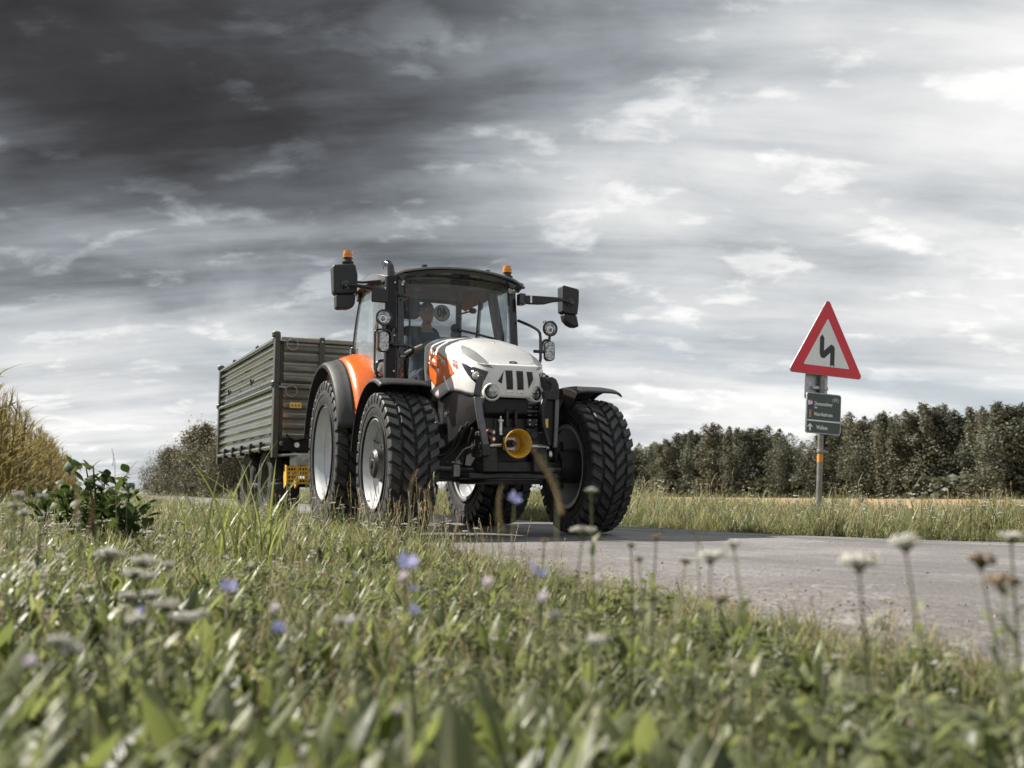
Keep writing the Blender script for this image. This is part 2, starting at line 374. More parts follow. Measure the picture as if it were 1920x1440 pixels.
# ------------------------------------------------------------------ ground, road, field
YAW = radians(21.84)
def sstep(x, a, b):
    t = max(0.0, min(1.0, (x - a) / (b - a))); return t * t * (3 - 2 * t)
def gz(x, y):
    z = -0.035 - 1.25 * sstep(y, 14, 230) * sstep(x, -30, 20)
    z += 0.05 * sstep(-x - 0.4 * y, -1.0, 2.5) * sstep(y, 0, 4)
    z += 0.018 * mnoise.noise(Vector((x * 0.9, y * 0.9, 0.3))) * (1 if y < 60 else 0)
    return z
FAR = [(-90, 240), (-42.1, 120), (-18, 60), (-6, 30), (-1.95, 20), (0.35, 14.4), (1.4, 12.6), (2.4, 10.7), (3.3, 9.5), (4.4, 8.8), (6, 8.35), (9, 8.1), (14, 8.2), (26, 9.0)]
NEAR = [(-93.8, 240), (-45.8, 120), (-21.7, 60), (-9.75, 30), (-5.75, 20), (-3.35, 14.4), (-2.62, 12.6), (-1.80, 10.6), (-1.28, 9.2), (0.0, 5.6), (0.75, 3.9), (1.25, 2.5), (2.6, 0.9), (14, -1.5)]
def catmull(pts, k=6):
    out = []
    P = [Vector(p) for p in pts]
    for i in range(len(P) - 1):
        a, b, c, d = P[max(0, i - 1)], P[i], P[i + 1], P[min(len(P) - 1, i + 2)]
        for j in range(k):
            t = j / k; out.append(0.5 * ((2 * b) + (c - a) * t + (2 * a - 5 * b + 4 * c - d) * t * t + (3 * b - a - 3 * c + d) * t ** 3))
    out.append(P[-1]); return out
FARS, NEARS = catmull(FAR), catmull(NEAR)
def road_side(x, y):
    """<0 on the near verge, 0..1 on the road, >1 on the far side"""
    def xs(poly):
        for i in range(len(poly) - 1):
            a, b = poly[i], poly[i + 1]
            if (a.y - y) * (b.y - y) <= 0 and a.y != b.y: return a.x + (b.x - a.x) * (y - a.y) / (b.y - a.y)
        return None
    n = xs(NEARS); f = xs(FARS)
    if n is not None and x < n: return -1.0
    if f is None: return 0.5 if x > (n if n is not None else 0) else -1.0
    return 2.0 if x > f else 0.5

def grounds():
    coords = [0.0]
    s = 0.25
    while coords[-1] < 1500: coords.append(coords[-1] + s); s *= 1.09
    xs = [-c for c in reversed(coords[1:])] + coords
    ys = [-c for c in reversed(coords[1:24])] + coords
    mb = MB(); n = len(xs)
    vs = [(x, y, gz(x, y)) for y in ys for x in xs]
    fs = [(j * n + i, j * n + i + 1, (j + 1) * n + i + 1, (j + 1) * n + i) for j in range(len(ys) - 1) for i in range(n - 1)]
    mb.add(vs, fs)
    m = bpy.data.materials.new('verge_soil'); m.use_nodes = True; N = NT(m.node_tree); b = N.n['Principled BSDF']
    tc = N.new('ShaderNodeTexCoord'); o = tc.outputs['Object']
    c = N.ramp(N.noise(o, 2.2, 8, 0.7), [(0.3, (0.028, 0.032, 0.014)), (0.5, (0.055, 0.06, 0.028)), (0.7, (0.10, 0.095, 0.05))])
    N.l.new(c, b.inputs['Base Color']); b.inputs['Roughness'].default_value = 0.95
    tag(mb.build('ground', m), kind='structure')
    # road strip with a real edge
    mb = MB(); K = 14; vs = []
    for a, f in zip(NEARS, FARS):
        for k in range(K + 1):
            t = k / K; p = a.lerp(f, t); e = min(t, 1 - t)
            wob = 0.035 * mnoise.noise(Vector((p.x * 2.3, p.y * 2.3, 5.0))) if k in (0, K) else 0
            vs.append((p.x + wob * 2, p.y + wob, max(gz(a.x, a.y), gz(f.x, f.y)) * (1 if p.y > 30 else 0) + 0.002 + 0.02 * min(1, e * 6) - (0.025 if k in (0, K) else 0)))
    n = K + 1
    mb.add(vs, [(i * n + k, (i + 1) * n + k, (i + 1) * n + k + 1, i * n + k + 1) for i in range(len(NEARS) - 1) for k in range(K)])
    m = bpy.data.materials.new('worn_asphalt'); m.use_nodes = True; N = NT(m.node_tree); b = N.n['Principled BSDF']
    tc = N.new('ShaderNodeTexCoord'); o = tc.outputs['Object']; uv = N.new('ShaderNodeUVMap'); uv.uv_map = 'lane'
    s = N.new('ShaderNodeSeparateXYZ'); N.l.new(uv.outputs[0], s.inputs[0]); U, V = s.outputs[0], s.outputs[1]
    st = N.new('ShaderNodeCombineXYZ'); N.l.new(N.math('MULTIPLY', U, 9.0), st.inputs[0]); N.l.new(N.math('MULTIPLY', V, 0.28), st.inputs[1])
    streak = N.noise(st.outputs[0], 2.0, 6, 0.62, 0.4)
    agg = N.noise(o, 55, 4, 0.75); vor = N.new('ShaderNodeTexVoronoi'); vor.inputs['Scale'].default_value = 45; N.l.new(o, vor.inputs['Vector'])
    c = N.ramp(agg, [(0.34, (0.045, 0.041, 0.041)), (0.5, (0.165, 0.155, 0.153)), (0.66, (0.36, 0.34, 0.335))])
    c = N.mix(N.smooth(vor.outputs['Distance'], 0.15, 0.6, 0.0, 0.3), c, (0.30, 0.285, 0.28))
    c = N.mix(N.smooth(N.noise(o, 0.7, 6, 0.6), 0.38, 0.62, 0.0, 0.6), c, (0.095, 0.088, 0.085))
    band = N.math('MULTIPLY', N.smooth(U, 0.60, 0.74), N.smooth(U, 0.97, 0.86))
    band2 = N.math('MULTIPLY', N.smooth(U, 0.16, 0.24), N.smooth(U, 0.42, 0.33))
    tr = N.math('MAXIMUM', band, N.math('MULTIPLY', band2, 0.5))
    edge = N.math('MAXIMUM', N.smooth(U, 0.30, 0.0), N.smooth(U, 0.93, 1.0)); spk = N.smooth(N.noise(o, 24, 5, 0.7), 0.42, 0.6)
    c = N.mix(N.math('MULTIPLY', edge, N.math('MULTIPLY_ADD', spk, 0.6, 0.15)), c, (0.075, 0.062, 0.052))
    c = N.mix(N.math('MULTIPLY', tr, N.smooth(streak, 0.38, 0.60, 0.0, 0.75)), c, (0.085, 0.082, 0.085))
    crk = N.math('ABSOLUTE', N.math('SUBTRACT', N.noise(st.outputs[0], 0.9, 3, 0.5, 0.3), 0.5))
    c = N.mix(N.smooth(crk, 0.0, 0.006, 0.22, 0.0), c, (0.5, 0.48, 0.46))
    N.l.new(c, b.inputs['Base Color'])
    N.l.new(N.smooth(streak, 0.3, 0.7, 0.5, 0.75), b.inputs['Roughness']); b.inputs['Specular IOR Level'].default_value = 0.45
    bn = N.new('ShaderNodeBump'); bn.inputs['Strength'].default_value = 0.9; bn.inputs['Distance'].default_value = 0.008
    N.l.new(N.math('ADD', agg, N.math('MULTIPLY', vor.outputs['Distance'], -0.5)), bn.inputs['Height']); N.l.new(bn.outputs[0], b.inputs['Normal'])
    o = mb.build('road', m); tag(o, kind='structure')
    uvl = o.data.uv_layers.new(name='lane'); L = [0.0]
    for i in range(1, len(NEARS)): L.append(L[-1] + ((NEARS[i] + FARS[i]) / 2 - (NEARS[i - 1] + FARS[i - 1]) / 2).length)
    for lp in o.data.loops: vi = lp.vertex_index; uvl.data[lp.index].uv = ((vi % n) / K, L[vi // n])
    # stubble field beyond the far verge
    mb = MB(); rows = []
    for i, f in enumerate(FARS):
        if f.y < 8.0: continue
    edge = [Vector((-70, 236)), Vector((-14, 62)), Vector((-2.5, 32)), Vector((2.5, 21)), Vector((5.5, 16.5)), Vector((9, 14.2)), Vector((14, 13.0)), Vector((22, 12.6)), Vector((60, 13))]
    far = [Vector((-60, 330)), Vector((0, 330)), Vector((40, 320)), Vector((70, 310)), Vector((100, 290)), Vector((130, 260)), Vector((160, 230)), Vector((180, 200)), Vector((220, 150))]
    R = 26
    vs = [(lambda p: (p.x, p.y, gz(p.x, p.y) + 0.03))(a.lerp(b, (k / R) ** 2.2)) for a, b in zip(edge, far) for k in range(R + 1)]
    mb.add(vs, [(i * (R + 1) + k, (i + 1) * (R + 1) + k, (i + 1) * (R + 1) + k + 1, i * (R + 1) + k + 1) for i in range(len(edge) - 1) for k in range(R)])
    m = bpy.data.materials.new('stubble'); m.use_nodes = True; N = NT(m.node_tree); b = N.n['Principled BSDF']
    tc = N.new('ShaderNodeTexCoord'); mp = N.new('ShaderNodeMapping'); N.l.new(tc.outputs['Object'], mp.inputs[0]); mp.inputs['Rotation'].default_value = (0, 0, 0.5); mp.inputs['Scale'].default_value = (0.25, 2.2, 1)
    c = N.ramp(N.noise(mp.outputs[0], 0.8, 8, 0.65), [(0.3, (0.20, 0.135, 0.06)), (0.5, (0.36, 0.255, 0.125)), (0.7, (0.46, 0.35, 0.19))])
    N.l.new(c, b.inputs['Base Color']); b.inputs['Roughness'].default_value = 0.9
    tag(mb.build('stubble_field', m), kind='structure')
grounds()

# ------------------------------------------------------------------ grass: tufts scattered as stuff
PROTO = {}
def blade(mb, base, h, w, az, lean, curl, mi, seg=4, rnd=random, fold=0.0):
    d = Vector((cos(az), sin(az), 0)); side = Vector((-sin(az), cos(az), 0)); vs = []; p = Vector(base); a = lean
    for i in range(seg + 1):
        t = i / seg; ww = w * (1 - t ** 2.2) * (0.65 + 0.7 * min(1, t * 3)) * 0.6 + 0.0004
        vs += [p - side * ww, p + side * ww]
        a2 = lean + curl * t
        p = p + (Vector((0, 0, 1)) * cos(a2) + d * sin(a2)) * (h / seg)
    mb.add(vs, [(2 * i, 2 * i + 1, 2 * i + 3, 2 * i + 2) for i in range(seg)], mi)
def ovate(mb, base, length, w, az, lean, curl, mi, seg=5, stalk=0.25):
    d = Vector((cos(az), sin(az), 0)); side = Vector((-sin(az), cos(az), 0)); vs = []; p = Vector(base)
    for i in range(seg + 1):
        t = i / seg; prof = 0.06 if t < stalk * 0.9 else max(0.02, sin(pi * min(1, (t - stalk) / (1 - stalk) * 0.93 + 0.07)) ** 0.8)
        a2 = lean + curl * t; nrm = Vector((0, 0, 1)) * sin(a2) - d * cos(a2)
        vs += [p - side * w * prof * 0.5 + nrm * -0.12 * w * prof, p, p + side * w * prof * 0.5 + nrm * -0.12 * w * prof]
        p = p + (Vector((0, 0, 1)) * cos(a2) + d * sin(a2)) * (length / seg)
    fs = []
    for i in range(seg):
        for k in (0, 1): fs.append((3 * i + k, 3 * i + k + 1, 3 * i + k + 4, 3 * i + k + 3))
    mb.add(vs, fs, mi)

def proto_col(name, builders):
    c = bpy.data.collections.new(name)
    for i, (mb, mats) in enumerate(builders):
        me = mb.mesh('tuft', mats, smooth=0); me.polygons.foreach_set('use_smooth', [True] * len(me.polygons))
        o = bpy.data.objects.new('%s_%02d' % (name, i), me); c.objects.link(o)
    return c
def tufts():
    R = random.Random(4); out = []
    def disc(r): a = R.uniform(0, 2 * pi); q = r * sqrt(R.random()); return Vector((q * cos(a), q * sin(a), -0.01))
    mats = [M['grass_green'], M['grass_dull'], M['straw'], M['broad_leaf'], M['brown_seed'], M['pale_bloom']]
    for v in range(4):      # 0-3 fine meadow grass
        mb = MB()
        for k in range(34):
            dry = R.random()
            blade(mb, disc(0.07), R.uniform(.08, .27), R.uniform(.0018, .0042), R.uniform(0, 6.28), R.uniform(.05, .9), R.uniform(.2, 2.2), 0 if dry < .55 else (1 if dry < .86 else 2))
        out.append((mb, mats))
    for v in range(3):      # 4-6 broad lush blades
        mb = MB()
        for k in range(15):
            blade(mb, disc(0.05), R.uniform(.12, .30), R.uniform(.005, .012), R.uniform(0, 6.28), R.uniform(.05, .8), R.uniform(.2, 2.0), 0 if R.random() < .8 else 1, 6)
        out.append((mb, mats))
    for v in range(3):      # 7-9 leaf rosettes
        mb = MB()
        for k in range(12):
            ovate(mb, disc(0.015), R.uniform(.10, .20), R.uniform(.025, .05), k * 2.4 + R.uniform(-.3, .3), R.uniform(.15, .95), R.uniform(.2, .9), 3)
        out.append((mb, mats))
    for v in range(2):      # 10-11 clover-like low mats
        mb = MB()
        for k in range(26):
            b = disc(0.08); h = R.uniform(.04, .11); tip = b + Vector((R.uniform(-.02, .02), R.uniform(-.02, .02), h))
            mb.tube([b, tip], .0008, 3, 3)
            for j in range(3): ovate(mb, tip, .024, .02, j * 2.09 + k, 1.1 + R.uniform(-.3, .3), .3, 3, 3, 0.02)
        out.append((mb, mats))
    for v in range(3):      # 12-14 dry stems with seed heads
        mb = MB()
        for k in range(6):
            b = disc(0.06); h = R.uniform(.22, .42); l = Vector((R.uniform(-.09, .09), R.uniform(-.09, .09), h))
            mb.tube([b, b + l * .5 + Vector((R.uniform(-.01, .01), 0, 0)), b + l], .0011, 3, 2 if k % 2 else 1)
            for j in range(9):
                q = b + l * (1 - .03 * j); blade(mb, q, R.uniform(.012, .03), .002, R.uniform(0, 6.28), R.uniform(.2, .9), .2, 4 if R.random() < .6 else 2, 2)
        out.append((mb, mats))
    for v in range(3):      # 15-17 yarrow-like feathery weeds, some in flower
        mb = MB()
        for k in range(4):
            b = disc(0.05); h = R.uniform(.14, .30); l = Vector((R.uniform(-.05, .05), R.uniform(-.05, .05), h)); mb.tube([b, b + l], .0013, 3, 1)
            for j in range(9): blade(mb, b + l * (j / 10), R.uniform(.03, .07), .005, R.uniform(0, 6.28), R.uniform(.6, 1.3), .4, 0 if R.random() < .6 else 3, 3)
            if v < 2:
                for j in range(12):
                    a = R.uniform(0, 6.28); q = R.uniform(0, .022); t = b + l + Vector((q * cos(a), q * sin(a), R.uniform(-.004, .004)))
                    mb.box(t, (.006, .006, .004), None, 1, 5 if v == 0 else (4 if j % 3 else 5))
        out.append((mb, mats))
    return proto_col('tufts', out)
TUFTS = tufts()

def scatter_group():
    ng = bpy.data.node_groups.new('scatter', 'GeometryNodeTree')
    ng.interface.new_socket('Geometry', in_out='INPUT', socket_type='NodeSocketGeometry'); ng.interface.new_socket('Geometry', in_out='OUTPUT', socket_type='NodeSocketGeometry')
    n = ng.nodes; l = ng.links
    gi = n.new('NodeGroupInput'); go = n.new('NodeGroupOutput'); ip = n.new('GeometryNodeInstanceOnPoints'); ci = n.new('GeometryNodeCollectionInfo')
    ci.inputs['Collection'].default_value = TUFTS; ci.inputs['Separate Children'].default_value = True; ci.inputs['Reset Children'].default_value = True
    def named(nm, t): q = n.new('GeometryNodeInputNamedAttribute'); q.data_type = t; q.inputs['Name'].default_value = nm; return q.outputs['Attribute']
    l.new(gi.outputs[0], ip.inputs['Points']); l.new(ci.outputs[0], ip.inputs['Instance']); ip.inputs['Pick Instance'].default_value = True
    l.new(named('idx', 'INT'), ip.inputs['Instance Index'])
    er = n.new('FunctionNodeEulerToRotation'); l.new(named('rot', 'FLOAT_VECTOR'), er.inputs[0]); l.new(er.outputs[0], ip.inputs['Rotation'])
    l.new(named('scl', 'FLOAT_VECTOR'), ip.inputs['Scale']); l.new(ip.outputs[0], go.inputs[0]); return ng
SCATTER = scatter_group()
def scatter(name, pts, label, cat):
    """pts: (x, y, z, index, rotz, tilt, scale, zscale)"""
    me = bpy.data.meshes.new(name); me.from_pydata([p[:3] for p in pts], [], [])
    a = me.attributes.new('idx', 'INT', 'POINT'); a.data.foreach_set('value', [p[3] for p in pts])
    a = me.attributes.new('rot', 'FLOAT_VECTOR', 'POINT'); a.data.foreach_set('vector', [q for p in pts for q in (p[5], p[5] * .7, p[4])])
    a = me.attributes.new('scl', 'FLOAT_VECTOR', 'POINT'); a.data.foreach_set('vector', [q for p in pts for q in (p[6], p[6], p[6] * p[7])])
    o = link(name, me); md = o.modifiers.new('scatter', 'NODES'); md.node_group = SCATTER
    tag(o, label, cat, kind='stuff'); return o

def grass():
    R = random.Random(11); pts = []
    def put(x, y, idx, sc, zs=1.0, tilt=0.12): pts.append((x, y, gz(x, y), idx, R.uniform(0, 6.28), R.uniform(-tilt, tilt), sc * R.uniform(.75, 1.25), zs * R.uniform(.8, 1.2)))
    FINE, BROAD, ROS, CLO, DRY, YAR = [0, 1, 2, 3], [4, 5, 6], [7, 8, 9], [10, 11], [12, 13, 14], [15, 16, 17]
    bands = [(0.42, 1.0, 330), (1.0, 2.0, 260), (2.0, 4.0, 170), (4.0, 8.0, 95), (8.0, 16.0, 42), (16.0, 32.0, 12), (32, 70, 2.2)]
    for y0, y1, den in bands:
        area = (0.56 * (y0 + y1) + 2.4) * (y1 - y0)
        for _ in range(int(area * den)):
            y = R.uniform(y0, y1); x = R.uniform(-0.56 * y - 1.2, 0.56 * y + 1.2)
            if y < 3 and x > 2.9: continue
            nn = mnoise.noise(Vector((x * 1.4, y * 1.4, 2.0))); n2 = mnoise.noise(Vector((x * .5, y * .5, 7.0)))
            side = road_side(x, y)
            if side > 0:
                # ragged near edge of the verge
                if y < 14 and R.random() < .6 and road_side(x - R.random() ** 2 * .34, y - R.random() ** 2 * .3) < 0: put(x, y, R.choice(FINE + FINE + YAR), R.uniform(.35, .7), .75, .3)
                continue
            dx = 1e9
            edge_in = road_side(x + .22, y) > 0 or road_side(x, y + .3) > 0
            r = R.random(); far = 1.0 if y < 4 else (1.25 if y < 10 else 1.7)
            if edge_in:
                q = .42 + .5 * sstep(y, 4.2, 7.5); put(x, y, R.choice(FINE + FINE + CLO + YAR + DRY), q * min(far, 1.35), .7 + .3 * sstep(y, 4.2, 7))
                for _ in range(3 if y < 6 else 1):
                    a, b = x + R.uniform(-.10, .16), y + R.uniform(-.12, .16); put(a, b, R.choice(FINE), R.uniform(.4, .65) * (1 if y < 5 else 1.4), .7, .35)
                continue
            perp = 2.05 - (x * .928 + y * .372); hm = max(.50 + .50 * sstep(perp, .35, 3.2), .95 * sstep(y, 4.2, 7.0)); hs = (.84 + .3 * nn) * hm
            if y < 1.7:
                if r < .24: put(x, y, R.choice(FINE), hs, .9)
                elif r < .52: put(x, y, R.choice(BROAD), hs * (1.35 if y < 1.15 else 1.05))
                elif r < .84: put(x, y, R.choice(ROS), R.uniform(.7, 1.15) * (.6 + .4 * hm) * (1.1 if y < 1.15 else 1), 1.15 if y < 1.15 else 1)
                elif r < .92: put(x, y, R.choice(CLO), R.uniform(.8, 1.3))
                elif r < .94: put(x, y, R.choice(DRY), R.uniform(.4, .6) * hm)
                else: put(x, y, R.choice(YAR), R.uniform(.5, .8) * hm)
                continue
            if r < (.46 if y > 4 else .30): put(x, y, R.choice(FINE), hs * far, 1.0)
            elif r < (.56 if y < 4 else .62): put(x, y, R.choice(BROAD), hs * far * .9)
            elif r < .80 + .12 * n2: put(x, y, R.choice(ROS), R.uniform(.55, 1.0) * hm * (1.2 if y < 4 else 1.1), 1.2)
            elif r < .84: put(x, y, R.choice(CLO), R.uniform(.7, 1.1))
            elif r < .91: put(x, y, R.choice(DRY), R.uniform(.55, .9) * hm)
            else: put(x, y, R.choice(YAR), R.uniform(.6, .95) * min(far, 1.3) * hm)
    scatter('verge_grass', pts, 'wild meadow grass and weeds on the near verge in front of the tractor', 'grass')
    # far verge
    pts.clear()
    for i in range(len(FARS) - 1):
        a, b = FARS[i], FARS[i + 1]
        if a.y > 95: continue
        seg = (b - a); ln = seg.length; nrm = Vector((-seg.y, seg.x)).normalized()
        if nrm.dot(Vector((cos(YAW), sin(YAW)))) < 0: nrm = -nrm
        mid = (a + b) / 2; W = 5.2 if mid.y < 20 else 5.5; d = mid.y
        den = 75 if d < 11 else (55 if d < 16 else (26 if d < 35 else 6))
        for _ in range(int(ln * W * den)):
            q = R.random() ** 1.25 * W; p = a + seg * R.random() + nrm * (q + .02)
            if abs(p.x) > .58 * p.y + 1.5: continue
            nn = mnoise.noise(Vector((p.x * .8, p.y * .8, 4.0))); r = R.random()
            s = (0.95 + .45 * nn) * (1.15 if q > .35 else .75) * (1 if d < 16 else 1.5)
            if r < .70: put(p.x, p.y, R.choice(FINE), s * 1.25, 1.1)
            elif r < .84: put(p.x, p.y, R.choice(BROAD), s)
            elif r < .93: put(p.x, p.y, R.choice(YAR), s)
            else: put(p.x, p.y, R.choice(DRY), s * .8)
    scatter('far_verge_grass', pts, 'long pale green grass strip on the far side of the road', 'grass')
    # thin taller weeds line at the far end of the field and scattered stubble
    pts.clear()
    for _ in range(2600):
        t = R.random(); y = 15 + 45 * t ** 1.6; x = R.uniform(.0, .6) * y + 1
        if x < 5.5 - (y - 16.5) * .25: continue
        put(x, y, R.choice([12, 13, 14, 2]), R.uniform(.4, .7))
    scatter('stubble', pts, 'short dry straw stubble standing in the field beyond the sign', 'stubble')
grass()
def grit():
    R = random.Random(6); mb = MB()
    for k in range(1500):
        i = R.randrange(len(NEARS) - 1); near = R.random() < .7; a, b = (NEARS[i], NEARS[i + 1]) if near else (FARS[i], FARS[i + 1]); t = R.random(); e = a.lerp(b, t)
        o = FARS[i].lerp(FARS[i + 1], t) if near else NEARS[i].lerp(NEARS[i + 1], t); p = e.lerp(o, .01 + R.random() ** 2.5 * .35)
        if not (.8 < p.y < 16): continue
        s = R.uniform(.004, .011); mb.box((p.x, p.y, .022 + s * .2), (s, s * R.uniform(.8, 1.6), s * .7), Matrix.Rotation(R.uniform(0, 3), 3, 'Z') @ Matrix.Rotation(R.uniform(-.4, .4), 3, 'X'), R.uniform(.5, .9))
    tag(mb.build('road_grit', M['road_stone'], None, 0), 'loose grit and bits of straw scattered on the asphalt', 'grit', kind='stuff')
grit()

# ------------------------------------------------------------------ trees
def tree_meshes(seed, H, width, low, nleaf, leaf, lobes, twig=0.0, leafm='tree_dark', pointed=0.6):
    R = random.Random(seed); tb = MB(); cb = MB()
    top = Vector((R.uniform(-.03, .03) * H, R.uniform(-.03, .03) * H, H * .9))
    tb.tube([(0, 0, -0.3), top * .25 + Vector((R.uniform(-.1, .1), 0, 0)), top * .6, top], [H * .017, H * .013, H * .008, H * .002], 8)
    cents = []
    for k in range(lobes):
        t = low + (1 - low) * ((k + R.uniform(.2, .8)) / lobes)
        env = width * (sin(pi * min(1, (t - low * .4) / (1.02 - low * .4)) ** pointed) ** .7 * .85 + .08)
        a = k * 2.4 + R.uniform(-.5, .5); q = env * R.uniform(.25, .95); c = Vector((q * cos(a), q * sin(a), t * H * .96))
        r = env * R.uniform(.28, .56) + H * .016; cents.append((c, r, 1.15 + (1.3 * R.random() if t > .55 else .2)))
        s = top * max(.08, (t - .16)); tb.tube([s, s.lerp(c, .5) + Vector((0, 0, -.03 * H)), c], [H * .005, H * .003, H * .001], 5)
        for j in range(int(twig * 5)):
            e = c + Vector((R.gauss(0, .6), R.gauss(0, .6), R.gauss(.35, .6))) * r; tb.tube([s.lerp(c, .6), s.lerp(c, .6).lerp(e, .6), e], [H * .0022, H * .0013, H * .0006], 4)
    for k in range(nleaf):
        c, r, vz = cents[int(R.random() * len(cents))]
        d = Vector((R.gauss(0, 1), R.gauss(0, 1), R.gauss(0, 1))).normalized(); q = r * (R.random() ** .45) * R.uniform(.75, 1.15)
        p = c + Vector((d.x * q, d.y * q, d.z * q * vz))
        if p.z < .02 * H: continue
        n = (d * .7 + Vector((R.gauss(0, .6), R.gauss(0, .6), R.gauss(.3, .6)))).normalized(); x, y, _ = frame_of(n); sz = leaf * R.uniform(.55, 1.3)
        a = R.uniform(0, 6.28); X = x * cos(a) + y * sin(a); Y = -x * sin(a) + y * cos(a)
        cb.add([p - X * sz * .5, p + Y * sz * .28, p + X * sz * .5, p - Y * sz * .28 + n * sz * .12], [(0, 1, 2, 3)])
    t = tb.mesh('trunk', M['bark'], 60); c = cb.mesh('crown', M[leafm], 0); return t, c
def wood_meshes(seed, H, width, plumes, nleaf, leaf, leafm):
    """woodland tree: several upright leaf plumes of different height on one trunk"""
    R = random.Random(seed); tb = MB(); cb = MB()
    tb.tube([(0, 0, -0.3), (R.uniform(-.2, .2), 0, H * .3), (R.uniform(-.4, .4), R.uniform(-.4, .4), H * .85)], [H * .016, H * .012, H * .002], 8)
    P = []
    for k in range(plumes):
        a = k * 2.4 + R.uniform(-.6, .6); q = width * sqrt((k + .3) / plumes) * R.uniform(.6, 1.0); t = (1.0 if k == 0 else R.uniform(.72, 1.0)) - .16 * (q / width) ** 2
        lean = R.uniform(.0, .25); P.append((Vector((q * cos(a), q * sin(a), 0)), max(.4, t) * H, width * R.uniform(.40, .66), Vector((cos(a), sin(a), 0)) * lean))
        tb.tube([(0, 0, H * .12), Vector((q * cos(a) * .6, q * sin(a) * .6, H * .3)), Vector((q * cos(a), q * sin(a), t * H * .85))], [H * .007, H * .005, H * .001], 5)
    W = [p[1] * p[2] for p in P]
    for k in range(nleaf):
        c, top, r, ln = R.choices(P, W)[0]; z = R.random() ** .8; knob = .75 + .35 * sin(z * 17 + c.x * 3 + top) * sin(z * 7.3 + c.y * 5)
        prof = (min(1, (1 - z) * 5.0 + .02)) ** .5 * (.85 + .15 * min(1, z * 5)) * knob
        a = R.uniform(0, 2 * pi); q = r * prof * (R.random() ** .4) * R.uniform(.7, 1.25); d = Vector((cos(a), sin(a), R.uniform(-.2, .5)))
        p = c + ln * (z * top * .2) + Vector((q * cos(a), q * sin(a), z * top + R.uniform(-.25, .25)))
        if p.z < .1: continue
        n = (d * .6 + Vector((R.gauss(0, .6), R.gauss(0, .6), R.gauss(.35, .6)))).normalized(); x, y, _ = frame_of(n); sz = leaf * R.uniform(.5, 1.3)
        b = R.uniform(0, 6.28); X = x * cos(b) + y * sin(b); Y = -x * sin(b) + y * cos(b)
        cb.add([p - X * sz * .5, p + Y * sz * .28, p + X * sz * .5, p - Y * sz * .28 + n * sz * .12], [(0, 1, 2, 3)])
    return tb.mesh('trunk', M['bark'], 60), cb.mesh('crown', M[leafm], 0)
def plant_tree(name, meshes, p, h, H, rz, label, cat, group=None, sx=1.0):
    o = empty(name, p, rz); k = h / H; o.scale = (k * sx, k * sx, k)
    link('trunk', meshes[0], o); link('crown', meshes[1], o); tag(o, label, cat, group); return o
def ORD(n):
    s = 'first second third fourth fifth sixth seventh eighth ninth tenth eleventh twelfth thirteenth fourteenth fifteenth sixteenth seventeenth eighteenth nineteenth twentieth'.split()
    return s[n - 1] if n <= 20 else ('thirtieth' if n == 30 else ('twenty-' if n < 30 else 'thirty-') + s[n % 10 - 1])
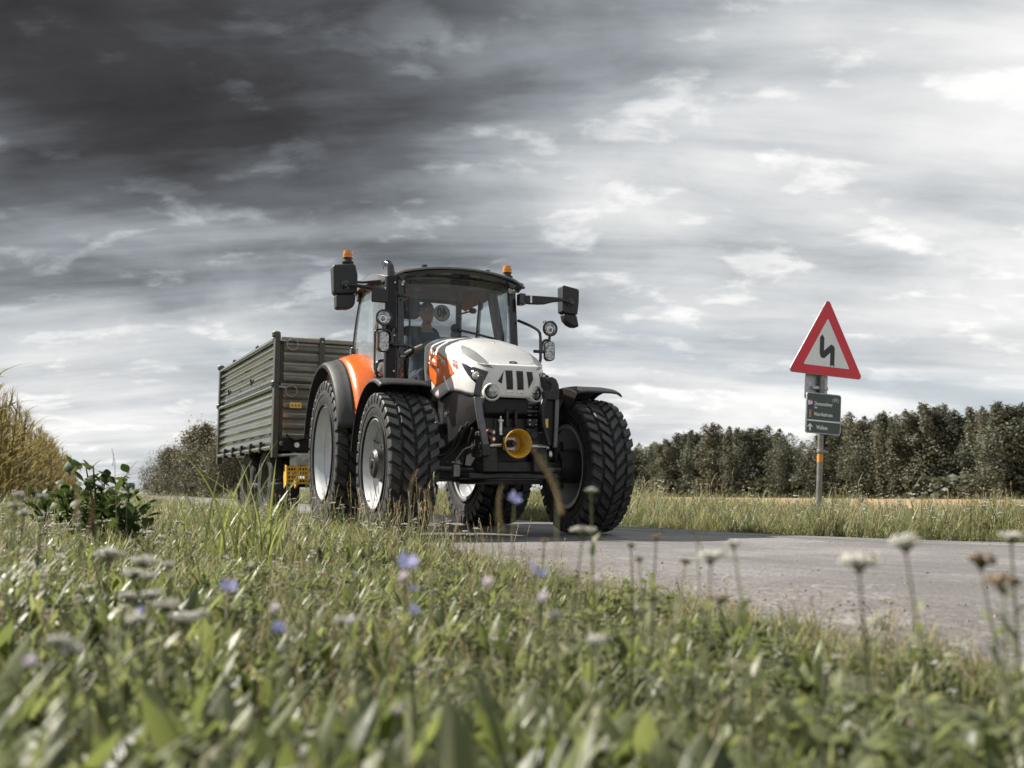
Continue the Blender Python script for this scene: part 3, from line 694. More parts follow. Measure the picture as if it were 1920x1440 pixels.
def woods():
    R = random.Random(21)
    V = [tree_meshes(31, 16, 4.3, .02, 12000, .40, 26, 0, 'tree_dark', .62), wood_meshes(32, 16, 3.0, 8, 10000, .38, 'tree_tan'), tree_meshes(33, 16, 5.0, .02, 14000, .42, 32, 0, 'tree_dark', .52),
         tree_meshes(34, 16, 3.2, .03, 9500, .38, 20, 0, 'tree_tan', .75), wood_meshes(35, 16, 3.6, 10, 11500, .38, 'tree_dark'), tree_meshes(36, 16, 3.0, .12, 3600, .40, 16, .4, 'tree_tan', .8)]
    tops = [(1120, 836), (1160, 832), (1192, 830), (1222, 826), (1250, 820), (1280, 817), (1305, 806), (1334, 801), (1362, 799), (1392, 800), (1420, 803), (1447, 805), (1474, 815), (1500, 842), (1524, 846), (1550, 800), (1576, 785), (1604, 779),
            (1632, 787), (1660, 780), (1690, 778), (1716, 786), (1738, 768), (1768, 765), (1800, 770), (1832, 766), (1864, 762), (1892, 757), (1924, 764), (1960, 768), (2000, 760)]
    place = {0: 'at the left end of the wood beside the tractor', }
    n = len(tops)
    words = ['slim', 'broad', 'bushy', 'narrow', 'rounded', 'thin-leaved']
    for i, (u, v) in enumerate(tops):
        t = (u - 1120) / 880; d = 268 - 105 * t + R.uniform(-5, 5); base = at(u, 934, d); top = at(u, v, d); g = gz(base.x, base.y)
        k = [0, 2, 1, 4, 3, 2, 0, 5, 1][i % 9] if not (1490 < u < 1530) else 5
        where = ('behind the tractor wheel' if u < 1200 else 'between the tractor and the road sign' if u < 1480 else 'seen right behind the sign board' if u < 1580 else 'right of the road sign' if u < 1750 else 'near the right edge of the picture')
        plant_tree('woodland_tree', V[k], (base.x, base.y, g), (top.z - g + .2) * R.uniform(.95, 1.06), 16, R.uniform(0, 6.28), '%s tree %s, %s from the left in the wood' % (words[k], where, ORD(i + 1)), 'tree', 'trees along the far wood edge', R.uniform(1.2, 1.6))
    # back row closes the gaps
    for i in range(26):
        u = 1130 + i * 34 + R.uniform(-8, 8)
        if 1490 < u < 1540: continue
        near = min(tops, key=lambda q: abs(q[0] - u)); t = (u - 1120) / 880; d = 284 - 105 * t; base = at(u, 934, d); top = at(u, near[1] + 14, d); g = gz(base.x, base.y)
        plant_tree('woodland_tree', V[(i * 5 + 2) % 5], (base.x, base.y, g), top.z - g, 16, R.uniform(0, 6.28), 'woodland tree in the darker second row of the wood, half hidden by the front trees', 'tree', 'second row of the far wood', 1.9)
    # dark undergrowth along the foot of the wood
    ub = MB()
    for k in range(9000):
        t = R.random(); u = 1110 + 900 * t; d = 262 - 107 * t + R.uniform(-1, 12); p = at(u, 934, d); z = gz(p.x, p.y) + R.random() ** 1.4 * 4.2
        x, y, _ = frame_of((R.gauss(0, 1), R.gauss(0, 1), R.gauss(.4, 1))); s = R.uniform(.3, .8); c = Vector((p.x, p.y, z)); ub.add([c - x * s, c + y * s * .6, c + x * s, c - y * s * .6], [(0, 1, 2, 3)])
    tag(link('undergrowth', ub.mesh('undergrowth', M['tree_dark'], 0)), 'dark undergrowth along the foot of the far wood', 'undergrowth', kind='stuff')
    # shrub by the road behind the trailer
    S = tree_meshes(51, 5, 3.3, .0, 22000, .15, 52, 2.4, 'shrub_brown', .42)
    for u, v, d, s, lab in [(378, 800, 58, 1.0, 'large brown shrub behind the trailer, its left branches spreading over the road'), (316, 842, 63, 1.0, 'smaller brown shrub left of the large one behind the trailer'), (440, 805, 55, 1.0, 'brown shrub mostly hidden behind the trailer')]:
        base = at(u, 930, d); top = at(u, v, d); g = gz(base.x, base.y)
        plant_tree('roadside_shrub', S, (base.x, base.y, g), top.z - g, 5, R.uniform(0, 6), lab, 'shrub', 'shrubs beside the road', s)
    for i, (u, v) in enumerate([(225, 903), (250, 904), (272, 905)]):
        base = at(u, 917, 420); top = at(u, v, 420)
        plant_tree('distant_tree', V[i], (base.x, base.y, gz(base.x, base.y)), top.z, 16, i, ['leftmost of three tiny distant trees on the horizon beside the shrub', 'middle one of three tiny distant trees on the horizon', 'rightmost of three tiny distant trees on the horizon by the shrub'][i], 'tree', 'distant trees on the horizon', 1.6)
woods()

# ------------------------------------------------------------------ maize, leafy weeds, reed grass
def maize():
    R = random.Random(5)
    def leafmesh(k):
        mb = MB(); r = random.Random(k); blade(mb, (0, 0, 0), r.uniform(.6, .85), r.uniform(.022, .034), 0, r.uniform(.35, .7), r.uniform(1.0, 2.1), 0, 8); return mb.mesh('leaf', M['dry_maize'], 60)
    LM = [leafmesh(k) for k in range(5)]
    sb = MB(); sb.tube([(0, 0, -.05), (.01, 0, 1.0), (0.02, .01, 2.0)], [.013, .011, .006], 6); SM = sb.mesh('stalk', M['dry_maize'])
    tb = MB(); r = random.Random(9)
    for k in range(9): blade(tb, (.02, .01, 1.95 + .01 * k), r.uniform(.16, .32), .005, r.uniform(0, 6.28), r.uniform(.05, .55), .35, 0, 4)
    TM = tb.mesh('tassel', M['dry_maize'], 60)
    cb = MB(); cb.tube([(0, 0, 0), (.02, 0, .1), (.03, 0, .2)], [.02, .03, .008], 8); CM = cb.mesh('cob', M['dry_maize'])
    def plan():
        out = []
        for k in range(9):
            out.append((LM[k % 5], .25 + k * .19 + R.uniform(-.05, .05), (k % 2) * pi + R.uniform(-.6, .6), R.uniform(.8, 1.15)))
        return out
    wholes = []
    for v in range(4):
        mb = MB()
        def addm(me, Mx): mb.add([Mx @ q.co for q in me.vertices], [tuple(p.vertices) for p in me.polygons])
        addm(SM, Matrix()); addm(TM, Matrix())
        for me, z, a, s in plan(): addm(me, Matrix.Translation((0, 0, z)) @ Matrix.Rotation(a, 4, 'Z') @ Matrix.Scale(s, 4))
        wholes.append(mb.mesh('maize', M['dry_maize'], 60))
    hd = Vector((-sin(YAW), cos(YAW))); pr = Vector((cos(YAW), sin(YAW)))
    start = Vector((-6.85, 12.3)); cnt = 0; rest = MB()
    for row in range(6):
        s = 0.0
        while s < 70:
            p = start - pr * (row * .75) + hd * (s - row * .5) + Vector((R.uniform(-.06, .06), R.uniform(-.06, .06)))
            s += .26 if s < 30 else .5
            if abs(p.x) > .53 * p.y + .6: continue
            z = gz(p.x, p.y); sc = R.uniform(.9, 1.08); rz = R.uniform(0, 6.28)
            if p.y < 17.5 and row < 2:
                o = empty('maize_plant', (p.x, p.y, z), rz); o.scale = (sc,) * 3; o.rotation_euler = (R.uniform(-.07, .07), R.uniform(-.07, .07), rz)
                link('stalk', SM, o); link('tassel', TM, o); c = link('cob', CM, o, (0.01, 0, .95)); c.rotation_euler = (0, .5, 1.0)
                for me, zz, a, q in plan():
                    l = link('leaf', me, o, (0, 0, zz)); l.rotation_euler = (0, 0, a); l.scale = (q,) * 3
                tag(o, 'dry yellow maize plant in the nearest rows at the left edge of the picture', 'maize', 'maize plants at the field edge'); cnt += 1
            elif p.y < 30 and row < 3:
                o = link('maize_plant', wholes[cnt % 4], None, (p.x, p.y, z)); o.scale = (sc,) * 3; o.rotation_euler = (R.uniform(-.07, .07), R.uniform(-.07, .07), rz)
                tag(o, 'dry maize plant farther along the rows left of the leafy weeds', 'maize', 'maize plants farther along the rows'); cnt += 1
            else:
                Mx = Matrix.Translation((p.x, p.y, z)) @ Matrix.Rotation(rz, 4, 'Z') @ Matrix.Scale(sc, 4); me = wholes[R.randrange(4)]
                if len(rest.f) < 60000: rest.add([Mx @ q.co for q in me.vertices], [tuple(q.vertices) for q in me.polygons])
    tag(link('maize_field', rest.mesh('maize_field', M['dry_maize'], 60)), 'far part of the dry maize field on the left', 'maize', kind='stuff')
maize()

def weeds():
    R = random.Random(8)
    LM = []
    for k in range(4):
        mb = MB(); ovate(mb, (0, 0, 0), .15, .075 + .012 * k, 0, .35, .9, 0, 7, .22); LM.append(mb.mesh('leaf', M['beet_leaf'], 60))
    def bush(u, v, d, topv, n, rad, label):
        b = at(u, v, d); g = gz(b.x, b.y); h = at(u, topv, d).z - g; o = empty('leafy_weed', (b.x, b.y, g))
        sb = MB(); ends = []
        for k in range(7):
            a = k * .9 + R.uniform(-.2, .2); e = Vector((rad * .8 * cos(a) * R.uniform(.4, 1), rad * .8 * sin(a) * R.uniform(.4, 1), h * R.uniform(.55, .92))); ends.append(e); sb.tube([(0, 0, -.02), e * .5 + Vector((0, 0, .08)), e], [.012, .008, .004], 6)
        sb.build('stem', M['beet_leaf'], o)
        for k in range(n):
            e = ends[k % 7]; t = R.uniform(.35, 1.0); p = e * t + Vector((R.gauss(0, .05), R.gauss(0, .05), R.uniform(-.03, .04)))
            l = link('leaf', LM[k % 4], o, p); s = R.uniform(.4, .9); l.scale = (s, s, s); l.rotation_euler = (R.uniform(-.5, .5), R.uniform(-.3, .6), R.uniform(0, 6.28))
        tag(o, label, 'weed', 'leafy weeds at the left')
    bush(186, 975, 7.2, 858, 150, .22, 'tallest dark green leafy weed standing against the sky at the left')
    bush(140, 985, 7.6, 900, 90, .2, 'leafy weed left of the tallest one, next to the maize')
    bush(232, 985, 6.9, 915, 100, .22, 'low leafy weed right of the tallest one')
    bush(95, 985, 8.5, 915, 80, .25, 'low leafy weed at the foot of the maize')
    # reed grass in front of the trailer
    BL = []
    for k in range(5):
        mb = MB(); r = random.Random(70 + k); blade(mb, (0, 0, 0), 1.0, .011, 0, .06, r.uniform(.5, 1.3), 0, 10); BL.append(mb.mesh('leaf', M['reed_leaf'], 60))
    def reed(u, v, d, n, h, spread, label):
        b = at(u, v, d); g = gz(b.x, b.y); o = empty('reed_grass', (b.x, b.y, g))
        for k in range(n):
            l = link('leaf', BL[k % 5], o, (R.gauss(0, spread), R.gauss(0, spread), -.02)); s = h * R.uniform(.55, 1.05); l.scale = (1.0 + .6 * s, 1.0 + .6 * s, s) if False else (s, s * 1.3, s); l.rotation_euler = (0, R.uniform(-.12, .2), R.uniform(0, 6.28))
        tag(o, label, 'grass', 'reed grass in front of the trailer')
    reed(468, 985, 6.0, 34, .80, .10, 'tall green reed grass tuft in front of the trailer wheels')
    reed(420, 985, 6.4, 20, .68, .12, 'smaller reed grass tuft left of the tall one below the trailer')
    reed(520, 985, 5.6, 16, .52, .08, 'short reed grass tuft below the yellow wheel chock')
weeds()

# ------------------------------------------------------------------ tractor (local: x forward, y left, z up, origin on the road below the front axle)
TR = empty('tractor', (-0.168, 9.381, 0.022), YAW - pi / 2)
tag(TR, 'white and orange farm tractor with wide black tyres driving on the road', 'tractor')
WB = -2.396

def wheel(x, y, R, W, rimr, out, rows, pitch, as_parts, rear):
    """tyre (> tread blocks), rim (> hub); out = +1 left side, -1 right side"""
    c = Vector((x, y, R)); ax = Vector((0, 1, 0)); hb = .032 if not rear else .036; Rc = R - hb; h = W / 2
    prof = [(rimr - .02, -h * .80), (rimr + .012, -h * .91), (rimr + (Rc - rimr) * .30, -h * .985), (rimr + (Rc - rimr) * .62, -h * 1.0), (Rc - .045, -h * .975), (Rc - .012, -h * .90), (Rc, -h * .6), (Rc + .004, 0),
            (Rc, h * .6), (Rc - .012, h * .90), (Rc - .045, h * .975), (rimr + (Rc - rimr) * .62, h * 1.0), (rimr + (Rc - rimr) * .30, h * .985), (rimr + .012, h * .91), (rimr - .02, h * .80)]
    mb = MB(); mb.lathe(prof, c, ax, 72)
    # raised sidewall rings
    for s in (-1, 1):
        for rr, tt in ((rimr + .028, .006), (rimr + (Rc - rimr) * .52, .004)): mb.lathe([(rr - tt, s * h * .90), (rr - tt * .6, s * (h * .995 + .006)), (rr + tt * .6, s * (h * .995 + .006)), (rr + tt, s * h * .90)], c, ax, 72)
    ty = mb.build('tyre', M['rubber'], TR, 50)
    # tread: chevron rows of blocks
    meshes = []
    for (ya, yb, off, slant, ln) in rows:
        mb = MB(); ring = []
        y0, y1 = ya * h, yb * h; edge0 = abs(ya) > .97; edge1 = abs(yb) > .97
        def P(yy, s, r, inset=0.0): a = s / R; return Vector((r * sin(a), yy, r * cos(a)))
        def rad(yy): return Rc + .004 - .016 * (abs(yy) / h) ** 2.5
        g = ln / 2; ch = .010
        bot = []; top = []
        for (yy, sg) in ((y0, -1), (y1, -1), (y1, 1), (y0, 1)):
            cen = off + slant * (yy - (y0 + y1) / 2)
            bot.append(P(yy, cen + sg * g, rad(yy) - .02))
            yi = yy + (ch if yy == y0 else -ch) * .8
            top.append(P(yi, cen + sg * (g - ch), rad(yi) + hb * (.9 if (edge0 and yy == y0) or (edge1 and yy == y1) else 1)))
        mid = [b.lerp(t, .72) for b, t in zip(bot, top)]
        mid = [Vector((b.x, 0, b.z)).normalized() * hypot(m.x, m.z) + Vector((0, b.y, 0)) for b, m in zip(bot, mid)]
        vs = bot + mid + top; fs = [(8, 9, 10, 11)]
        for q in (0, 4):
            for i in range(4): fs.append((q + i, q + (i + 1) % 4, q + 4 + (i + 1) % 4, q + 4 + i))
        # shoulder lug running down the sidewall
        for e, i0, i1 in ((edge0, 0, 3), (edge1, 1, 2)):
            if e:
                sgn = -1 if (ya if i0 == 0 else yb) < 0 else 1; n = len(vs)
                for i in (i0, i1):
                    b = bot[i]; q = Vector((b.x, 0, b.z)).normalized(); vs += [q * (Rc - .085) + Vector((0, sgn * h * .985, 0)), q * (Rc - .06) + Vector((0, sgn * (h * 1.0 + .006), 0))]
                fs += [(i0 + 4, i1 + 4, n + 3, n + 1), (n, n + 1, n + 3, n + 2), (i0, i0 + 4, n + 1, n), (i1, n + 2, n + 3, i1 + 4)]
        mb.add(vs, fs); meshes.append(mb.mesh('tread_block', M['rubber_tread'], 35))
    if as_parts:
        for k in range(pitch):
            for j, me in enumerate(meshes):
                o = link('tread_block', me, ty, c); o.rotation_euler = (0, 2 * pi * (k + (.5 if j % 2 else 0)) / pitch + .02, 0)
    else:
        mb = MB()
        for k in range(pitch):
            for j, me in enumerate(meshes):
                Rm = Matrix.Translation(c) @ Matrix.Rotation(2 * pi * (k + (.5 if j % 2 else 0)) / pitch, 4, 'Y'); mb.add([Rm @ q.co for q in me.vertices], [tuple(q.vertices) for q in me.polygons])
        tag(mb.build('tread', M['rubber_tread'], ty, 35), kind='stuff')
    # rim
    mb = MB(); w = h * .93; d = out
    disc = d * (h * .32 if not rear else -h * .45)
    prof = [(rimr - .03, -d * w), (rimr + .006, -d * w), (rimr + .008, -d * (w - .012)), (rimr - .02, -d * (w - .03)), (rimr - .05, -d * w * .35), (rimr - .055, d * w * .3), (rimr - .028, d * (w - .05)), (rimr - .018, d * (w - .03)), (rimr + .008, d * (w - .012)), (rimr + .008, d * (w + .002)), (rimr - .002, d * (w + .004)),
            (rimr - .022, d * (w - .026)), (rimr - .034, d * (w - .05)), (rimr - .046, d * w * .62), (rimr - .040, d * w * .58), (rimr - .062, d * w * .36), (rimr - .066, disc + d * .012), (rimr - .09, disc), (rimr * .62, disc - d * .012), (rimr * .5, disc + d * .022), (.0, disc + d * .022)]
    mb.lathe(prof, c, ax, 56); rim = mb.build('rim', M['rim_paint'], TR, 40)
    if not rear:
        mb = MB(); hp = disc + d * .022
        mb.lathe([(.175, hp), (.175, hp + d * .022), (.135, hp + d * .034), (.128, hp + d * .10), (.105, hp + d * .125), (.045, hp + d * .13), (.04, hp + d * .142), (0, hp + d * .142)], c, ax, 28); mb.build('hub', M['cast_iron'], rim, 35)
        for k in range(10):
            a = 2 * pi * k / 10; mb = MB(); p = c + Vector((.156 * cos(a), hp + d * .022, .156 * sin(a))); mb.cyl(p, p + ax * d * .02, .012, n=6); mb.build('wheel_nut', M['steel_bar'], rim, 0)
        for k in range(3):
            a = 2 * pi * k / 3 + .5; mb = MB(); p = c + Vector((.075 * cos(a), hp + d * .118, .075 * sin(a))); mb.cyl(p, p + ax * d * .012, .022, n=12); mb.build('hub_plug', M['gloss_black'], rim, 30)
    else:
        mb = MB(); hp = disc + d * .022
        mb.lathe([(.19, hp), (.19, hp + d * .03), (.12, hp + d * .05), (.10, hp + d * .10), (0, hp + d * .10)], c, ax, 28); mb.build('hub', M['rim_paint'], rim, 35)
        for k in range(8):
            a = 2 * pi * k / 8; mb = MB(); p = c + Vector((.16 * cos(a), hp + d * .03, .16 * sin(a))); mb.cyl(p, p + ax * d * .025, .014, n=6); mb.build('wheel_nut', M['steel_bar'], rim, 0)
    mb = MB(); a = 2.5; p = c + Vector(((rimr - .07) * cos(a), disc + d * .02, (rimr - .07) * sin(a))); mb.tube([p, p + Vector((0, d * .035, .01)), p + Vector((.012, d * .05, .025))], .008, 8); mb.build('valve', M['gloss_black'], rim)

front_rows = [(-1.0, -.57, .022, .55, .078), (-.49, -.04, -.012, .85, .084), (.04, .49, -.012, -.85, .084), (.57, 1.0, .022, -.55, .078)]
rear_rows = [(-1.0, -.58, .03, .5, .095), (-.53, -.03, -.01, .8, .105), (.03, .53, -.01, -.8, .105), (.58, 1.0, .03, -.5, .095)]
for s in (-1, 1):
    wheel(0.0, s * .925, .635, .425, .392, s, front_rows, 34, True, False)
    wheel(WB, s * .825, .806, .56, .505, s, rear_rows, 36, False, True)

# ---- hood surface
def lerp_tab(tab, x):
    if x <= tab[0][0]: return tab[0][1]
    for (a, b), (c, d) in zip(tab, tab[1:]):
        if x <= c: t = (x - a) / (c - a); return b + (d - b) * t
    return tab[-1][1]
ZB = [(-.95, 1.43), (-.56, 1.275), (-.20, 1.325), (.1, 1.29), (.35, 1.235), (.6, 1.205)]
ZS = [(-.95, 1.815), (-.5, 1.725), (0, 1.615), (.3, 1.54), (.56, 1.485)]
ZC = [(-.98, 1.95), (-.69, 1.905), (-.3, 1.85), (.06, 1.762), (.25, 1.672), (.42, 1.55), (.6, 1.48)]
HW, HX0 = .372, .03
def outline(n_side=22, n_nose=30):
    pts = []
    for i in range(n_side): pts.append((-.95 + (HX0 + .95) * i / n_side, -1.0, 0.0))
    for i in range(n_nose + 1): pts.append((HX0, None, -pi / 2 + pi * i / n_nose))
    for i in range(n_side): pts.append((HX0 - (HX0 + .95) * (i + 1) / n_side, 1.0, 0.0))
    return pts
def hood_xy(p, nose, w):
    x, s, a = p
    if s is not None: return Vector((x, s * w))
    m = 2 / 2.7; ca, sa = cos(a), sin(a)
    return Vector((HX0 + (nose - HX0) * abs(ca) ** m, w * (1 if sa > 0 else -1) * abs(sa) ** m))
def hood_cols():
    rings = []
    OL = outline(); NV = 9; NT_ = 12
    for p in OL:
        col = []
        b = hood_xy(p, .530, HW - .012); s_ = hood_xy(p, .555, HW + (.006 if p[0] < -.1 else 0)); zb, zs = lerp_tab(ZB, b.x), lerp_tab(ZS, s_.x)
        for j in range(NV):
            t = j / NV; q = b.lerp(s_, t); bul = .012 * sin(pi * t); dirn = Vector((.5 if p[1] is None else 0, 1 if q.y > 0 else -1)).normalized() if p[1] is not None else Vector((cos(p[2]), sin(p[2])))
            q = q + dirn * bul; col.append(Vector((q.x, q.y, zb + (zs - zb) * t)))
        xc = min(s_.x, .16 + .0 * s_.x); xc = p[0] if p[1] is not None else HX0 + .12 * cos(p[2])
        zc = lerp_tab(ZC, xc)
        for j in range(NT_ + 1):
            th = pi / 2 * j / NT_; e = 2 / 3.2
            kx = 1 - cos(th) ** e; kz = sin(th) ** e
            x = s_.x + (xc - s_.x) * kx; y = s_.y * (1 - kx)
            zt = lerp_tab(ZC, x) - .07 * (abs(y) / HW) ** 3.0
            col.append(Vector((x, y, max(zs, zs + (zt - zs) * kz) if p[1] is not None else zs + (max(zt, zs + .004) - zs) * kz)))
        rings.append(col)
    return rings, NV
HOOD, HNV = hood_cols()
def hood_parts():
    n = len(HOOD[0]); side = MB(); top = MB()
    vs = [p for c in HOOD for p in c]
    fs_s, fs_t = [], []
    for i in range(len(HOOD) - 1):
        for j in range(n - 1):
            f = (i * n + j, (i + 1) * n + j, (i + 1) * n + j + 1, i * n + j + 1)
            (fs_t if (j >= HNV + 5 and HOOD[i][j].x > -.42) else fs_s).append(f)
    side.add(vs, fs_s); top.add([(p.x, p.y, p.z + .0) for p in vs], fs_t)
    def strip(mb):
        used = sorted({i for f in mb.f for i in f}); mp = {k: i for i, k in enumerate(used)}
        mb.v = [mb.v[k] for k in used]; mb.f = [tuple(mp[i] for i in f) for f in mb.f]; return mb
    h = strip(side).build('hood', M['white_paint'], TR, 32, merge=.0005, solid=.006)
    strip(top).build('hood_top', M['grey_paint'], TR, 32, merge=.0005, solid=.006)
    return h, BVHTree.FromPolygons([tuple(v) for v in vs], fs_s + fs_t)
hood, HBVH = hood_parts()
def drape(poly, axis, off, name, m, parent, cuts=4, start=None, thick=.004):
    """polygon or mesh in a plane, laid on the hood along axis ('y-','y+','x','z')"""
    bm = bmesh.new()
    if isinstance(poly, bpy.types.Mesh): bm.from_mesh(poly)
    else:
        bm.faces.new([bm.verts.new((a, b, 0)) for a, b in poly]); bmesh.ops.triangulate(bm, faces=bm.faces)
        for _ in range(cuts): bmesh.ops.subdivide_edges(bm, edges=[e for e in bm.edges if e.calc_length() > .025], cuts=1, use_grid_fill=True)
        bmesh.ops.triangulate(bm, faces=bm.faces)
    for v in bm.verts:
        a, b, h = v.co
        if axis == 'y-': o, d = Vector((a, -1.2, b)), Vector((0, 1, 0))
        elif axis == 'y+': o, d = Vector((a, 1.2, b)), Vector((0, -1, 0))
        elif axis == 'x': o, d = Vector((1.5, a, b)), Vector((-1, 0, 0))
        else: o, d = Vector((a, b, 2.6)), Vector((0, 0, -1))
        hit, nr, _, _ = HBVH.ray_cast(o, d)
        if hit is None:
            hit, nr, _, _ = HBVH.find_nearest(o + d * .83)
        if nr.dot(d) > 0: nr = -nr
        v.co = hit + nr * (off + max(0, h))
    bmesh.ops.recalc_face_normals(bm, faces=bm.faces)
    me = bpy.data.meshes.new(name); bm.to_mesh(me); bm.free(); me.materials.append(m); me.polygons.foreach_set('use_smooth', [True] * len(me.polygons))
    o = link(name, me, parent); q = o.modifiers.new('solid', 'SOLIDIFY'); q.thickness = thick; q.offset = 0; return o

TRI = (Matrix.Translation((-0.168, 9.381, 0.022)) @ Matrix.Rotation(YAW - pi / 2, 4, 'Z')).inverted(); EYE = TRI @ Vector((0, 0, CAM_H))
def on_hood(u, v, off=0.0):
    d = (TRI.to_3x3() @ ray(u, v)).normalized(); hit, nr, _, _ = HBVH.ray_cast(EYE, d)
    if hit is None: hit, nr, _, _ = HBVH.find_nearest(EYE + d * ((Vector((-.3, -.37, 1.6)) - EYE).dot(d)))
    if nr.dot(d) > 0: nr = -nr
    return hit + nr * off
def hood_decal(src, off, name, m, sides=(-1, 1), thick=.003, fine=3.0):
    bm = bmesh.new()
    if isinstance(src, bpy.types.Mesh): bm.from_mesh(src)
    else:
        bm.faces.new([bm.verts.new((a, b, 0)) for a, b in src]); bmesh.ops.triangulate(bm, faces=bm.faces)
        for _ in range(6): bmesh.ops.subdivide_edges(bm, edges=[e for e in bm.edges if e.calc_length() > fine], cuts=1, use_grid_fill=True); bmesh.ops.triangulate(bm, faces=bm.faces)
    for v in bm.verts: v.co = on_hood(v.co.x, v.co.y, off)
    out = None
    for s in sides:
        b2 = bm.copy()
        if s > 0:
            for v in b2.verts: v.co.y = -v.co.y
        bmesh.ops.recalc_face_normals(b2, faces=b2.faces); me = bpy.data.meshes.new(name); b2.to_mesh(me); b2.free(); me.materials.append(m); me.polygons.foreach_set('use_smooth', [True] * len(me.polygons))
        o = link(name, me, hood); q = o.modifiers.new('solid', 'SOLIDIFY'); q.thickness = thick; q.offset = 0; out = o
    bm.free(); return out
hood_decal([(806, 655), (811, 651.5), (843, 676), (853.5, 699), (838, 712), (818, 725.5), (808, 712), (801.5, 698)], .004, 'orange_panel', M['orange_film'])
hood_decal([(866, 680.5), (890, 688), (916, 697), (909, 712), (902, 721), (892, 718), (879, 704), (871, 691)], .004, 'headlamp_housing', M['gloss_black'])
hood_decal([(865, 648), (880, 653), (893, 661), (908, 674), (926, 691), (905, 686), (885, 677), (866, 664)], .003, 'hood_strip', M['dark_grey_paint'])
for P in ([(808.5, 655.5), (812, 653.5), (817, 662), (815.5, 667), (811.5, 660), (809.5, 664)], [(818.5, 658.5), (822, 661), (820, 668), (817.5, 666)], [(806.6, 668), (808.6, 669), (808, 676), (806.2, 675)], [(813, 671.5), (816, 675), (818.3, 681), (815.5, 679.5), (811.5, 678)], [(804.6, 679.5), (808.5, 679.5), (812, 684.5), (807, 684)]):
    hood_decal(P, .008, 'white_flash', M['white_film'])
def hood_text(txt, cu, cv, du, dv, k, k2, m, bold=0.0):
    me = text_mesh(txt, 1.0, 'CENTER', bold, 0.0)
    for v in me.vertices: v.co = Vector((cu + v.co.x * du * k, cv + v.co.x * dv * k - v.co.y * k2, 0))
    hood_decal(me, .009, 'lettering', m, (-1,), .0015)
hood_text('STEYR', 829.5, 676.5, .74, .70, 7.4, 13.0, M['white_film'], .03)
hood_text('MULTI', 854.5, 677.5, .80, .45, 3.9, 6.0, M['grey_film'], .02)
hood_text('4120', 855.0, 685.5, .80, .50, 5.6, 10.5, M['red_film'], .03)
for s, ax in ((-1, 'y-'), (1, 'y+')):
    # crease between rear and front side panels
    cr = MB(); y = s * (HW + .012)
    cr.tube([(-.30, y + s * .0, 1.47), (-.235, y, 1.40), (-.185, y - s * .012, 1.325)], .010, 6); cr.build('panel_edge', M['white_paint'], hood)
    # pressed ridge through the panel
    cr = MB(); rp = [on_hood(u, v, .006) for u, v in ((812, 681), (824, 689), (834, 697), (836, 703), (837.5, 711))]; cr.tube([Vector((q.x, -s * q.y, q.z)) for q in rp], .0055, 6); cr.build('panel_edge', M['orange_paint'], hood)
    # headlamp wedge wrapped round the corner
    def wedge(mb):
        pass
    wz = [(.12, 1.575), (.30, 1.535), (.455, 1.475), (.44, 1.40), (.40, 1.352), (.33, 1.37), (.22, 1.47)]
    hit, nr, _, _ = HBVH.ray_cast(Vector((.395, s * 1.2, 1.435)), Vector((0, -s, 0)))
    hit = hit if hit is not None else Vector((.372, s * .307, 1.442)); nr = Vector((.80, s * .6, .05)).normalized()
    c = on_hood(893, 704); c.y *= -s; c = c + Vector((.006, s * .004, 0))
    mb = MB(); mb.lathe([(.052, -.02), (.052, .012), (.044, .018), (.040, .012)], c, nr, 24); hl = mb.build('headlamp', M['gloss_black'], TR)
    mb = MB(); mb.lathe([(.041, .008), (.034, .017), (.018, .022), (0, .024)], c, nr, 24); mb.build('lens', M['lens_pale'], hl)
    # lower round lamp in its white ring
    c = on_hood(922, 735); c.y *= -s; c = c + Vector((.004, 0, 0)); nr = Vector((.965, s * .25, -.03)).normalized()
    mb = MB(); mb.lathe([(.082, -.05), (.080, .012), (.072, .024), (.064, .020), (.058, -.015)], c, nr, 32); lr = mb.build('lamp_ring', M['white_paint'], TR)
    mb = MB(); mb.lathe([(.060, -.012), (.058, .004), (.050, .008), (.047, .002), (.046, -.02)], c, nr, 32); mb.build('lamp_bezel', M['gloss_black'], lr)
    mb = MB(); mb.lathe([(.048, -.004), (.035, .006), (.018, .010), (0, .011)], c, nr, 28); mb.build('lens', M['lens_clear'], lr)
    x, y_, _ = frame_of(nr); mb = MB(); mb.box(c + nr * .008, (.006, .09, .006), basis((0, 0, 0), nr, Vector((0, 0, 1)).cross(nr)).to_3x3()); mb.build('lamp_bar', M['gloss_black'], lr)
    # grey facet along the top edge of the hood
# writing on the right and left panel
for s, ax in ((1, 'y+'),):
    def lay(txt, size, x, z, rot, m, bold=0.0, sx=1.0):
        me = text_mesh(txt, size, 'CENTER', bold, .0006)
        T = Matrix.Translation((x, z, 0)) @ Matrix.Rotation(rot * (1 if s < 0 else -1), 4, 'Z') @ Matrix.Scale(sx, 4, (1, 0, 0))
        for v in me.vertices:
            q = v.co.copy();
            if s > 0: q.x = -q.x
            v.co = T @ q
        drape(me, ax, .015, 'lettering', m, hood, thick=.002)
    lay('STEYR', .098, -.42, 1.632, -.27, M['white_film'], .003, .92)
    lay('MULTI', .034, -.045, 1.592, -.22, M['grey_film'], .001)
    lay('4120', .052, -.005, 1.548, -.20, M['red_film'], .002, 1.1)
